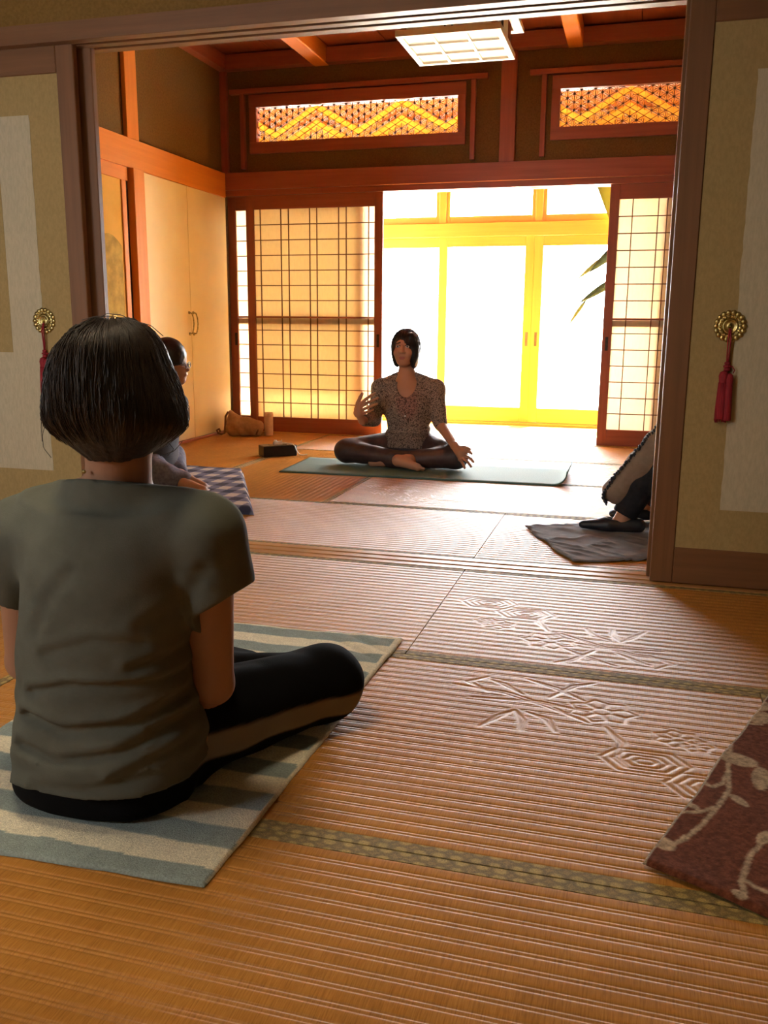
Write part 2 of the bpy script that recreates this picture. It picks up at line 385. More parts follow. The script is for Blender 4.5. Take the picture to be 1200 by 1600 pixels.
# near room, ten mats
lay_mat(gx[1], gx[3], YM[1], YM[0], 2); lay_mat(gx[3], gx[5], YM[1], YM[0], 2)
lay_mat(gx[0], gx[1], YM[2], YM[0], 1); lay_mat(gx[0], gx[1], YM[4], YM[2], 3)
lay_mat(gx[1], gx[2], YM[3], YM[1], 1); lay_mat(gx[4], gx[5], YM[3], YM[1], 1)
lay_mat(gx[2], gx[4], YM[2], YM[1], 0); lay_mat(gx[2], gx[4], YM[3], YM[2], 2)
lay_mat(gx[1], gx[3], YM[4], YM[3], 0); lay_mat(gx[3], gx[5], YM[4], YM[3], 2)

# ---- grooved sill under the sliding panels
def grooved(mb, x0, x1, y0, y1, z0, z1, grooves, depth, up):
    ys = [y0]+[q for g in grooves for q in g]+[y1]
    base0, base1 = (z0, z1-depth) if up else (z0+depth, z1)
    mb.box(x0, x1, y0, y1, base0, base1)
    for a, b in zip(ys[::2], ys[1::2]):
        if up: mb.box(x0, x1, a, b, z1-depth-.001, z1, .001)
        else: mb.box(x0, x1, a, b, z0, z0+depth+.001, .001)
    return mb
G1 = [(3.122, 3.144), (3.180, 3.202)]
t = grooved(MB(), XL, XR, YT0, YT1, -.034, .002, G1, .004, True).build('trim_1', 'sill_wood_x'); tag(t, 'double grooved wooden sill between the two rooms', 'sill', kind='structure')
lt = grooved(MB(), XL, XR, 3.078, 3.246, 1.879, 1.945, G1, .014, False).build('trim_2', 'brown_wood_x'); tag(lt, 'double grooved wooden lintel over the opening between the rooms', 'lintel', kind='structure')
G2 = [(6.800, 6.818), (6.842, 6.860)]
t = grooved(MB(), XL, XR, 6.762, 6.90, -.034, .002, G2, .003, True).build('trim_3', 'pale_wood_x'); tag(t, 'wooden sill under the paper sliding doors', 'sill', kind='structure')
t = grooved(MB(), XL, XR, 6.762, 6.90, 1.858, 1.905, G2, .008, False).build('trim_4', 'wood_x'); tag(t, 'reddish lintel over the paper sliding doors', 'lintel', kind='structure')
t = B('trim_5', 'wood_x', None, XL, XR, 6.735, 6.79, 1.900, 2.028); tag(t, 'broad reddish beam above the paper sliding doors', 'beam', kind='structure')

# ---- walls
w = MB().box(XL, XR, 3.125, 3.20, 1.945, 2.96).build('wall_partition', 'plaster_near'); tag(w, 'brown plaster strip above the lintel between the rooms', 'wall', kind='structure')
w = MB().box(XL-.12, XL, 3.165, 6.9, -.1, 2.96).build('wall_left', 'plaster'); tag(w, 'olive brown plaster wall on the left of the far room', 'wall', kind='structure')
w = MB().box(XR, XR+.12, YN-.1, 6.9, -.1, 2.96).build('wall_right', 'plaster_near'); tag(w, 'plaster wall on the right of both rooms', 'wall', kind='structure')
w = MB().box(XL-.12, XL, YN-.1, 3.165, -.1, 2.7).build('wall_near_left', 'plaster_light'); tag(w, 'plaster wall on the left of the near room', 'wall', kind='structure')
WX0, WX1, WZ0, WZ1 = -3.05, -2.15, 1.0, 1.75  # unseen window, added to light the near room from behind
mb = MB(); mb.box(XL-.12, WX0, YN-.12, YN, -.1, 2.7); mb.box(WX1, XR+.12, YN-.12, YN, -.1, 2.7); mb.box(WX0, WX1, YN-.12, YN, -.1, WZ0); mb.box(WX0, WX1, YN-.12, YN, WZ1, 2.7)
w = mb.build('wall_near', 'plaster_light'); tag(w, 'plaster wall with an added window opening behind the viewer', 'wall', kind='structure')
win = struct('window_1', ((WX0+WX1)/2, YN-.06, WZ0), 'unseen wooden window added behind the viewer to light the near room', 'window'); WM = (WX0+WX1)/2
for a, b in ((WX0, WX0+.05), (WM-.03, WM+.03), (WX1-.05, WX1)): B('stile', 'brown_wood_z', win, a, b, YN-.09, YN-.04, WZ0, WZ1)
for a, b in ((WX0+.05, WM-.03), (WM+.03, WX1-.05)):
    B('rail', 'brown_wood_x', win, a, b, YN-.09, YN-.04, WZ0, WZ0+.05); B('rail', 'brown_wood_x', win, a, b, YN-.09, YN-.04, WZ1-.05, WZ1); B('pane', 'window_glass', win, a, b, YN-.067, YN-.063, WZ0+.05, WZ1-.05, b=0)
c = MB().box(XL-.12, XR+.12, YN-.1, 3.16, 2.62, 2.70).build('ceiling', 'brown_wood_y'); tag(c, 'boarded ceiling of the near room', 'ceiling', kind='structure')

# ---- far-room ceiling: boards resting on beams
ceil = struct('ceiling_far', (-1.0, 5.0, 2.87), 'reddish boarded ceiling with beams over the far room', 'ceiling')
nb = 10; bw = (XR-XL)/nb
for k in range(nb): B('ceiling_board', 'wood_y', ceil, XL+bw*k+.002, XL+bw*(k+1)-.002, 3.2, 6.8, 2.885+.004*(k % 2), 2.91)
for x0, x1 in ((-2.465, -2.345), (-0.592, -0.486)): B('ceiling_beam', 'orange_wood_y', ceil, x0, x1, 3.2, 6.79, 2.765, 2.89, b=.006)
for y0, y1 in ((3.9, 3.98), (5.3, 5.38)): B('ceiling_batten', 'wood_x', ceil, XL, XR, y0, y1, 2.84, 2.885, b=.004)
t = B('trim_6', 'wood_x', None, XL, XR, 6.70, 6.79, 2.768, 2.872); tag(t, 'reddish cornice above the back wall', 'cornice', kind='structure')
t = B('trim_7', 'wood_y', None, XL, XL+.075, 3.2, 6.70, 2.768, 2.872); tag(t, 'wooden cornice above the left wall', 'cornice', kind='structure')

# ---- left wall woodwork of the far room
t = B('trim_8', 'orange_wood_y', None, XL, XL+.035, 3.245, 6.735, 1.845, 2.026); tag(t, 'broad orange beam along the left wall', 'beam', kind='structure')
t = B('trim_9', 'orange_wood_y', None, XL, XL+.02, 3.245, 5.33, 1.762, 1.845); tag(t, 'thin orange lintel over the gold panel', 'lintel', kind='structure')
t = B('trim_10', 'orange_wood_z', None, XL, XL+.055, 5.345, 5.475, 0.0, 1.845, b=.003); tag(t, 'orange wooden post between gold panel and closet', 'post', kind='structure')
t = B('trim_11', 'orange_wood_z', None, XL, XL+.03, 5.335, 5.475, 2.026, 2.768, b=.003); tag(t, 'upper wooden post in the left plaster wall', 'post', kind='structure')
t = B('trim_12', 'wood_z', None, XL, XL+.055, 6.745, 6.79, 2.028, 2.768, b=.002); tag(t, 'corner post where left and back walls meet', 'post', kind='structure')
t = B('baseboard_left', 'wood_y', None, XL, XL+.045, 3.245, 6.76, -.03, .018, b=.002); tag(t, 'thin wooden strip along the foot of the left wall', 'baseboard', kind='structure')
# gold cloud sliding panel
gd = struct('door_1', (XL, 4.2, 0.0), 'gold paper sliding panel with a cloud design', 'door')
B('paper_panel', 'gold_paper', gd, XL+.002, XL+.012, 3.26, 5.25, .0, 1.762, b=0)
B('stile', 'orange_wood_z', gd, XL+.001, XL+.022, 5.25, 5.30, .0, 1.762)
B('bottom_rail', 'orange_wood_y', gd, XL+.001, XL+.02, 3.26, 5.25, .018, .07)
B('gap_shade', 'dark_metal', gd, XL+.0, XL+.006, 5.30, 5.345, .0, 1.762, b=0)  # dark strip standing in for the shade between stile and post
ys = np.linspace(3.4, 5.23, 40)
top = [1.30+.07*math.sin((y-4.9)*9)+.05*abs(math.sin((y-4.8)*5.0)) for y in ys]
mb = MB(); mb.prism([(XL+.012, ys[0], .08)]+[(XL+.012, y, z) for y, z in zip(ys, top)]+[(XL+.012, ys[-1], .08)], (.0015, 0, 0)); mb.build('cloud_print', 'gold_cloud', gd)
MB().lathe([(.028, 0), (.03, .006), (.022, .008), (.018, .003)], (XL+.013, 5.10, .895), 'x', 20).build('pull', 'brass', gd, True)
# closet doors
for k, (y0, y1, hy) in enumerate(((5.485, 6.104, 6.075), (6.108, 6.742, 6.138))):
    cd = struct('door_%d' % (2+k), (XL, (y0+y1)/2, 0), 'cream closet door %s with a bronze handle' % ('beside the orange post' if k == 0 else 'next to the paper doors'), 'door')
    B('leaf', 'closet_door', cd, XL+.004, XL+.026, y0, y1, .02, 1.843, b=.002)
    pts = [(XL+.026, hy, .795), (XL+.05, hy, .80), (XL+.058, hy+.004, .83), (XL+.062, hy+.006, .873), (XL+.058, hy+.004, .915), (XL+.05, hy, .945), (XL+.026, hy, .95)]
    hd = MB().tube(pts, .0055, 8); hd.lathe([(.012, 0), (.012, .006)], (XL+.026, hy, .795), 'x', 12); hd.lathe([(.012, 0), (.012, .006)], (XL+.026, hy, .95), 'x', 12)
    hd.build('handle', 'brass', cd, True)
    if k == 0:
        for z in (.3, 1.68): B('hinge', 'dark_metal', cd, XL+.024, XL+.032, y0-.004, y0+.012, z-.03, z+.03)

# ---- back wall above the paper doors, with two carved transoms
R1 = (-2.936, -1.357); R2 = (-0.630, 0.950); RZ0, RZ1 = 2.249, 2.499
mb = MB()
for a, b in ((XL, R1[0]-.03), (R1[1]+.03, R2[0]-.03), (R2[1]+.03, XR)): mb.box(a, b, 6.78, 6.86, 2.028, 2.96)
for r in (R1, R2): mb.box(r[0]-.03, r[1]+.03, 6.78, 6.86, 2.028, RZ0-.02); mb.box(r[0]-.03, r[1]+.03, 6.78, 6.86, RZ1+.02, 2.96)
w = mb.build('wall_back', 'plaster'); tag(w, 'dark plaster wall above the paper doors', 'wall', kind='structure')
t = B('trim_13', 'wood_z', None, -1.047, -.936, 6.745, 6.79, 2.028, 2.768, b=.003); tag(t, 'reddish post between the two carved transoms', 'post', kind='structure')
S3 = math.tan(math.radians(30)); VS = 0.0485
def transom(name, r, label):
    x0, x1 = r; zc = (RZ0+RZ1)/2
    o = struct(name, ((x0+x1)/2, 6.80, RZ0), label, 'transom')
    for a, b in ((x0-.058, x0), (x1, x1+.058)): B('frame_stile', 'wood_z', o, a, b, 6.757, 6.84, RZ0-.055, RZ1+.085, b=.002)
    B('frame_rail', 'wood_x', o, x0-.058, x1+.058, 6.755, 6.84, RZ1, RZ1+.09, b=.002); B('frame_rail', 'wood_x', o, x0-.058, x1+.058, 6.755, 6.84, RZ0-.085, RZ0, b=.002)
    B('cap_rail', 'wood_x', o, x0-.215, x1+.215, 6.742, 6.80, RZ1+.10, RZ1+.135, b=.002)
    for a, b in ((x0-.13, x0-.095), (x1+.095, x1+.13)): B('hanging_stile', 'wood_z', o, a, b, 6.746, 6.80, 2.055, RZ1+.10, b=.002)
    mir = 1 if x0 < -1 else -1
    nv = int(round((x1-x0)/VS)); vs = (x1-x0)/nv; hs = vs*S3
    def bands(i):                                    # chevron: rows (in half triangles) of the two plain bands
        ph = (i+4) % 14; t = ph if ph <= 7 else 14-ph
        return RZ1-.012-t*hs, RZ1-.012-t*hs+.092-.21
    lat = MB(); yl0, yl1 = 6.795, 6.801
    def bar(xa, za, xb, zb, w):
        # clip to the opening
        for it in range(2):
            if za > zb: xa, za, xb, zb = xb, zb, xa, za
            if zb <= RZ0 or za >= RZ1: return
            if za < RZ0: f = (RZ0-za)/(zb-za); xa, za = xa+(xb-xa)*f, RZ0
            if zb > RZ1: f = (RZ1-za)/(zb-za); xb, zb = xa+(xb-xa)*f, RZ1
        d = np.array([xb-xa, zb-za]); L = np.linalg.norm(d)
        if L < 1e-4: return
        n = np.array([-d[1], d[0]])/L*w/2
        lat.prism([(xa-n[0], yl0, za-n[1]), (xb-n[0], yl0, zb-n[1]), (xb+n[0], yl0, zb+n[1]), (xa+n[0], yl0, za+n[1])], (0, yl1-yl0, 0))
    band_fills = []
    rows = range(-4, int((RZ1-RZ0)/(2*hs))+5)
    for i in range(nv):
        xa, xb = x0+i*vs, x0+(i+1)*vs
        ia = i; z1a, z2a = bands(ia); z1b, z2b = bands(ia+1)
        for j in rows:
            zl = RZ0+j*2*hs+(hs if i % 2 else 0)    # two triangles per column cell
            zr0, zr1 = zl-hs, zl+hs
            tris = [((xa, zl), (xb, zr0), (xb, zr1)), ((xa, zl), (xa, zl+2*hs), (xb, zr1))]
            bar(xa, zl, xb, zr0, .0040); bar(xa, zl, xb, zr1, .0040)
            for T in tris:
                cx, cz = sum(q[0] for q in T)/3, sum(q[1] for q in T)/3
                f = (cx-xa)/vs; b1 = z1a+(z1b-z1a)*f; b2 = z2a+(z2b-z2a)*f
                plain = abs(cz-b1) < hs*1.02 or abs(cz-b2) < hs*1.02
                if not plain:
                    for q in T: bar(q[0], q[1], cx, cz, .0030 if (cz < b1 and cz > b2) else .0026)
        for bz in (0, 1):
            za, zb = bands(ia)[bz], bands(ia+1)[bz]; q = hs*.98
            if min(za, zb)+q < RZ0 or max(za, zb)-q > RZ1: continue
            P = [(xa+.0015, za-q), (xb-.0015, zb-q), (xb-.0015, zb+q), (xa+.0015, za+q)]
            P = [(x, min(max(z, RZ0), RZ1)) for x, z in P]
            if max(p[1] for p in P)-min(p[1] for p in P) < .008: continue
            band_fills.append(P)
        if i: 
            f1, f2 = bands(i)
            segs = [(RZ0, f2-hs), (f2+hs, f1-hs), (f1+hs, RZ1)]
            for za, zb in segs:
                za, zb = max(za, RZ0), min(zb, RZ1)
                if zb-za > .004: bar(xa, za, xa, zb, .0046)
    l = lat.build('lattice', 'bar_wood', o); l['kind'] = 'stuff'
    for P in band_fills:
        MB().prism([(x, 6.804, z) for x, z in P], (0, .002, 0)).build('band_fill', 'shoji_paper' if False else 'bright_band', o)
    return o
paper_mat('bright_band', (0.86, 0.52, 0.15), 0.7)  # pale sheets imitating the brightness seen through the open bands
transom('transom_1', R1, 'carved lattice transom with zigzag bands left of the middle post')
transom('transom_2', R2, 'carved lattice transom with zigzag bands right of the middle post')

# ---- paper sliding doors
def shoji(n, x0, x1, y0, bars, label, pull):
    y1 = y0+.030; ST = .065
    o = struct('door_%d' % n, ((x0+x1)/2, y0, 0), label, 'paper door')
    zb, zt = .123, 1.757
    B('stile', 'wood_z', o, x0, x0+ST, y0, y1, .003, 1.862); B('stile', 'wood_z', o, x1-ST, x1, y0, y1, .003, 1.862)
    B('top_rail', 'wood_x', o, x0+ST, x1-ST, y0, y1, zt, 1.862); B('bottom_rail', 'wood_x', o, x0+ST, x1-ST, y0, y1, .003, zb)
    B('middle_rail', 'wood_x', o, x0+ST, x1-ST, y0+.006, y0+.018, .920, .934, b=.001)
    B('middle_rail', 'wood_x', o, x0+ST, x1-ST, y0+.0195, y1-.001, .872, .918, b=.001)
    for xb in bars: B('lattice_bar', 'bar_wood', o, xb-.0035, xb+.0035, y0+.008, y0+.016, zb, zt, b=0)
    for k in range(1, 14):
        z = 1.757-.1167*k
        if k == 7: continue
        B('lattice_bar', 'bar_wood', o, x0+ST, x1-ST, y0+.012, y0+.018, z-.0035, z+.0035, b=0)
    B('paper_sheet', 'shoji_paper', o, x0+ST, x1-ST, y0+.0185, y0+.0188, zb, zt, b=0)
    px = pull
    pl = MB().box(px-.011, px+.011, y0-.0015, y0+.004, .70, .80, .002); pl.build('finger_pull', 'dark_metal', o)
    return o
lb = [-2.937, -2.762, -2.698, -2.521, -2.462, -2.283, -2.221, -2.04]
FX = 6.790; RX = 6.834
shoji(4, -3.055, -1.925, FX, lb, 'front paper sliding door left of the seated teacher', -1.958)
shoji(5, -3.23, -2.075, RX, [x-.10 for x in lb], 'rear paper sliding door beside the closet', -3.185)
rb = [-.25+q for q in (.159, .334, .394, .572, .632, .81, .87, 1.04)]
shoji(6, -.25, .88, FX, rb, 'front paper sliding door on the right of the bright opening', -.217)
shoji(7, .115, 1.233, RX, [x+.36 for x in rb[:-2]], 'rear paper sliding door behind the right one', 1.2)

# ---- papered sliding panels between the rooms
def tassel_pull(door, cx, y, cz, red_up):
    mb = MB(); n = 18
    mb.lathe([(.040, .002), (.0405, -.003), (.034, -.006), (.026, -.004), (.024, -.001)], (cx, y, cz), 'y', 36)
    for k in range(n):
        a = 2*math.pi*k/n; ca, sa = math.cos(a), math.sin(a)
        c = np.array([cx+.043*ca, y-.003, cz+.043*sa])
        mb.lathe([(.003, -.004), (.0085, -.002), (.009, .002)], tuple(c), 'y', 8)
        c = np.array([cx+.031*ca, y-.005, cz+.031*sa]); mb.lathe([(.002, -.004), (.0045, -.001), (.005, .001)], tuple(c), 'y', 6)
    pl = mb.build('pull_plate', 'brass', door, True)
    cup = MB().lathe([(.023, -.002), (.024, -.007), (.020, -.008), (.017, -.003), (.004, -.002), (.006, -.008), (.0, -.011)], (cx, y, cz), 'y', 28)
    cup.build('pull_cup', 'brass', pl, True)
    ts = MB(); y2 = y-.012
    for s in (-1, 1): ts.tube([(cx+.001*s, y-.008, cz-.008), (cx+.004*s, y2-.004, cz-.04), (cx+.003*s, y2, cz-.085), (cx+.002*s, y2, cz-.118)], .0026, 6)
    for dz, r in ((-.118, .009), (-.128, .012), (-.138, .010)): ts.lathe([(.003, -.006), (r, -.003), (r, .003), (.003, .006)], (cx, y2, cz+dz), 'z', 12)
    ts.tube([(cx, y2, cz-.124), (cx+.016, y2, cz-.128), (cx+.024, y2-.002, cz-.14), (cx+.020, y2, cz-.15)], .002, 6)
    prof = [(.004, .005), (.012, 0), (.0155, -.012), (.0135, -.03), (.0155, -.06), (.0175, -.11), (.0185, -.15), (.017, -.153)]
    ts.lathe([(r, z) for r, z in prof], (cx-.008, y2-.002, cz-.147), 'z', 16)
    ts.lathe([(r*.82, z*.97) for r, z in prof], (cx+.010, y2-.006, cz-.155), 'z', 16)
    rng = random.Random(3)
    for k in range(26):
        a = 2*math.pi*k/26; bx = cx-.008+.0172*math.cos(a); by = y2-.002+.0172*math.sin(a)
        ts.tube([(cx-.008+.0135*math.cos(a), y2-.002+.0135*math.sin(a), cz-.18), (bx, by, cz-.26), (bx+rng.uniform(-.002, .002), by, cz-.305-rng.uniform(0, .006))], .0014, 4)
    ts.build('tassel', 'tassel_red', pl, True)
def fusuma(n, x0, x1, y0, label, edge, pullx=None):
    y1 = y0+.030; z0, z1 = .004, 1.890; ST = .075
    o = struct('door_%d' % n, ((x0+x1)/2, y0, 0), label, 'sliding panel')
    B('stile', 'brown_wood_z', o, x0, x0+ST, y0, y1, z0, z1, b=.003); B('stile', 'brown_wood_z', o, x1-ST, x1, y0, y1, z0, z1, b=.003)
    B('bottom_rail', 'brown_wood_x', o, x0+ST, x1-ST, y0, y1, z0, .131, b=.003); B('top_rail', 'brown_wood_x', o, x0+ST, x1-ST, y0, y1, 1.785, z1, b=.003)
    B('paper_panel', 'fusuma_beige', o, x0+ST, x1-ST, y0+.005, y0+.025, .131, 1.785, b=0)
    if pullx is not None:
        rng = random.Random(n); a, b = (x0+.21, x1-.21); zz = np.linspace(.27, 1.645, 50)
        L = [(a+rng.uniform(-.002, .002), y0+.005, z) for z in zz]; Rr = [(b+rng.uniform(-.002, .002), y0+.005, z) for z in zz]
        mb = MB(); mb.prism(L+Rr[::-1], (0, -.0012, 0)); mb.build('paper_inset', 'fusuma_pale', o)
        B('paper_inset', 'fusuma_beige', o, a+.15, b-.15, y0+.0026, y0+.0037, .75, 1.50, b=0)
        tassel_pull(o, pullx, y0+.004, .876, n)
    return o
fusuma(8, -3.21, -2.085, 3.118, 'left papered sliding panel with a red tassel pull', 1, -2.288)
fusuma(9, -3.21, -2.045, 3.176, 'rear papered sliding panel showing its edge at the left', 1)
fusuma(10, .093, 1.218, 3.118, 'right papered sliding panel with a red tassel pull', -1, .286)
fusuma(11, .082, 1.218, 3.176, 'rear papered sliding panel hidden behind the right one', -1)

# ---- sun room beyond the paper doors
fl = struct('floor_sunroom', (-1, 7.5, -.03), 'pale boarded floor of the sun room', 'floor')
nbd = 10; bd = (YE-.06-6.90)/nbd
for k in range(nbd): B('plank', 'pale_wood_x', fl, XL-.3, XR+.3, 6.90+bd*k+.001, 6.90+bd*(k+1)-.001, -.04, -.002, b=.001)
ce = struct('ceiling_sunroom', (-1, 7.5, 2.52), 'pale boarded ceiling of the sun room', 'ceiling')
for k in range(8):
    a = 6.86+(YE+.1-6.86)*k/8; b = 6.86+(YE+.1-6.86)*(k+1)/8
    B('ceiling_board', 'ceiling_wood', ce, XL-.3, XR+.3, a+.001, b-.001, 2.62, 2.64, b=.001)
for s, x in (('left', XL-.3), ('right', XR+.2)):
    w = MB().box(x, x+.1, 6.9, YE+.06, -.1, 2.7).build('wall_sunroom_'+s, 'plaster_light'); tag(w, 'plaster end wall of the sun room on the '+s, 'wall', kind='structure')
t = B('trim_14', 'pale_wood_x', None, XL-.2, XR+.2, YE-.06, YE+.06, -.03, .021); tag(t, 'pale wooden sill under the glass doors', 'sill', kind='structure')
t = B('trim_15', 'pale_wood_x', None, XL-.2, XR+.2, YE-.055, YE+.06, 1.637, 1.752); tag(t, 'pale wooden lintel over the glass doors', 'lintel', kind='structure')
t = B('trim_16', 'pale_wood_x', None, XL-.2, XR+.2, YE-.05, YE+.06, 2.28, 2.62); tag(t, 'pale wooden beam over the transom windows', 'beam', kind='structure')
tp = [-3.41, -2.565, -1.722, -.879, -.036, .807, 1.40]
for k, x in enumerate(tp):
    t = B('trim_%d' % (17+k), 'pale_wood_z', None, x-.032, x+.032, YE-.045, YE+.05, 1.752, 2.28, b=.003); tag(t, 'pale wooden mullion number %d between transom windows counted from the left' % (k+1), 'mullion', kind='structure')
def glazed(nm, n, x0, x1, y0, z0, z1, st, rb, rt, label, handles=()):
    o = struct('%s_%d' % (nm, n), ((x0+x1)/2, y0, z0), label, 'window' if nm == 'window' else 'glass door')
    y1 = y0+.036
    B('stile', 'pale_wood_z', o, x0, x0+st, y0, y1, z0, z1, b=.003); B('stile', 'pale_wood_z', o, x1-st, x1, y0, y1, z0, z1, b=.003)
    B('bottom_rail', 'pale_wood_x', o, x0+st, x1-st, y0, y1, z0, rb, b=.003); B('top_rail', 'pale_wood_x', o, x0+st, x1-st, y0, y1, rt, z1, b=.003)
    B('pane', 'window_glass', o, x0+st, x1-st, y0+.016, y0+.020, rb, rt, b=0)
    for hx in handles: B('finger_pull', 'bark', o, hx-.011, hx+.011, y0-.003, y0+.002, .70, .82, b=.001)
for k in range(6): glazed('window', 2+k, tp[k]+.033, tp[k+1]-.033, YE-.03, 1.753, 2.279, .03, 1.812, 2.25, 'transom window %d from the left above the glass doors' % (k+1))
glazed('door', 12, -2.52, -1.675, YE+.006, .022, 1.636, .077, .155, 1.553, 'glass door left of the seated teacher')
glazed('door', 13, -1.752, -.909, YE-.034, .022, 1.636, .077, .155, 1.553, 'middle glass door with a finger pull on its right', (-.948,))
glazed('door', 14, -.9085, -.066, YE-.034, .022, 1.636, .077, .155, 1.553, 'glass door with plant leaves behind it', (-.868,))
t = B('trim_30', 'pale_wood_z', None, -.93, -.888, YE+.003, YE+.02, .022, 1.636, b=.002); tag(t, 'pale cover strip where the two middle glass doors meet', 'strip', kind='structure')
glazed('door', 15, -.143, .70, YE+.006, .022, 1.636, .077, .155, 1.553, 'glass door hidden behind the right paper door')
glazed('door', 16, -3.36, -2.50, YE-.034, .022, 1.636, .077, .155, 1.553, 'leftmost glass door behind the paper doors')
glazed('door', 17, .70, 1.38, YE-.034, .022, 1.636, .077, .155, 1.553, 'rightmost glass door behind the paper doors')
g = MB().box(-14, 12, YE+.06, 22, -.5, -.35).build('ground', 'outdoor_ground'); tag(g, 'pale sunlit garden ground outside the glass doors', 'ground', kind='structure')
g = MB().box(-9, 8, -9, YN-.2, -.5, -.35).build('ground_near', 'outdoor_ground'); tag(g, 'pale ground outside the added window behind the viewer', 'ground', kind='structure')
ev = MB().box(XL-1, XR+1, YE+.06, YE+.42, 2.62, 2.70).build('roof', 'bark'); tag(ev, 'unseen shallow eave added above the glass doors to limit the sun', 'eave', kind='structure')  # overhang sized to hold the sun to the sun-room floor
rf = MB().box(XL-.6, XR+.6, YN-.6, YE+.06, 2.97, 3.05).build('roof_main', 'bark'); tag(rf, 'unseen roof added over both rooms to keep the sun out', 'roof', kind='structure')  # slab added to stop sun leaking through the ceilings
# ================================================================== THINGS
def vnoise(P, scale, seed=0, octaves=1):
    """smooth value noise on points (N,3)"""
    P = np.asarray(P, float)*scale; out = np.zeros(len(P)); amp = 1.0; tot = 0
    for oc in range(octaves):
        I = np.floor(P).astype(np.int64); f = P-I; f = f*f*(3-2*f); acc = np.zeros(len(P))
        for dx in (0, 1):
            for dy in (0, 1):
                for dz in (0, 1):
                    hsh = ((I[:, 0]+dx)*73856093) ^ ((I[:, 1]+dy)*19349663) ^ ((I[:, 2]+dz)*83492791) ^ ((seed+oc*17)*2654435)
                    hsh = (hsh ^ (hsh >> 13))*1274126177 & 0x7fffffff; hsh = (hsh ^ (hsh >> 16)) & 0xffff
                    acc += (hsh/65535.0*2-1)*(f[:, 0] if dx else 1-f[:, 0])*(f[:, 1] if dy else 1-f[:, 1])*(f[:, 2] if dz else 1-f[:, 2])
        out += amp*acc; tot += amp; amp *= .5; P = P*2.03
    return out/tot
def cloth(name, C4, nu, nv, hfn, cfn, thick, mat, parent=None, edge=.0):
    """sheet over the quad C4 (x,y corners: near-left, near-right, far-right, far-left); hfn(u,v,x,y)->lift, cfn->colours"""
    C4 = [np.array(q, float) for q in C4]
    u, v = np.meshgrid(np.linspace(0, 1, nu), np.linspace(0, 1, nv), indexing='ij')
    xy = ((1-u)*(1-v))[..., None]*C4[0]+(u*(1-v))[..., None]*C4[1]+(u*v)[..., None]*C4[2]+((1-u)*v)[..., None]*C4[3]
    if edge:
        n1 = vnoise(np.stack([xy[..., 0].ravel(), xy[..., 1].ravel(), 0*u.ravel()], 1), 9, 5, 2).reshape(u.shape)
        e = edge*n1; d = C4[1]-C4[0]; d = d/np.linalg.norm(d); g = C4[3]-C4[0]; g = g/np.linalg.norm(g)
        xy = xy+(e*np.abs(2*v-1)**4)[..., None]*g+(e*np.abs(2*u-1)**4)[..., None]*d
    X, Y = xy[..., 0], xy[..., 1]; H = hfn(u, v, X, Y)
    # rolled edges
    du = np.minimum(u, 1-u)*np.linalg.norm(C4[1]-C4[0]); dv = np.minimum(v, 1-v)*np.linalg.norm(C4[3]-C4[0])
    dd = np.minimum(du, dv); rnd = thick*np.sqrt(np.clip(1-(1-np.clip(dd/(thick*1.2), 0, 1))**2, 0, 1))
    T = np.stack([X, Y, H+.0008+rnd], -1).reshape(-1, 3); Bt = np.stack([X, Y, H+.0006], -1).reshape(-1, 3)
    nx, ny = X.shape
    I = (np.arange(nx-1)[:, None]*ny+np.arange(ny-1)[None]).ravel(); F = np.stack([I, I+ny, I+ny+1, I+1], -1)
    n0 = len(T); F2 = F[:, ::-1]+n0
    per = np.concatenate([np.arange(0, nx)*ny, (nx-1)*ny+np.arange(1, ny), (nx-1-np.arange(1, nx))*ny+ny-1, np.arange(ny-2, 0, -1)]); pn = np.roll(per, -1)
    F3 = np.stack([pn, per, per+n0, pn+n0], -1)
    col = cfn(u, v, X, Y).reshape(-1, 3); col = np.concatenate([col, col])
    V = np.concatenate([T, Bt]); org = (float(X.mean()), float(Y.mean()), 0.0)
    return np_mesh(name, V, np.concatenate([F, F2, F3]), mat, parent, True, col, None if parent else org)
def mixc(a, b, t): return a*(1-t[..., None])+b*t[..., None]
A3 = lambda *c: np.array(c, float)
def n2(X, Y, s, seed, oc=2): return vnoise(np.stack([X.ravel(), Y.ravel(), np.zeros(X.size)], 1), s, seed, oc).reshape(X.shape)

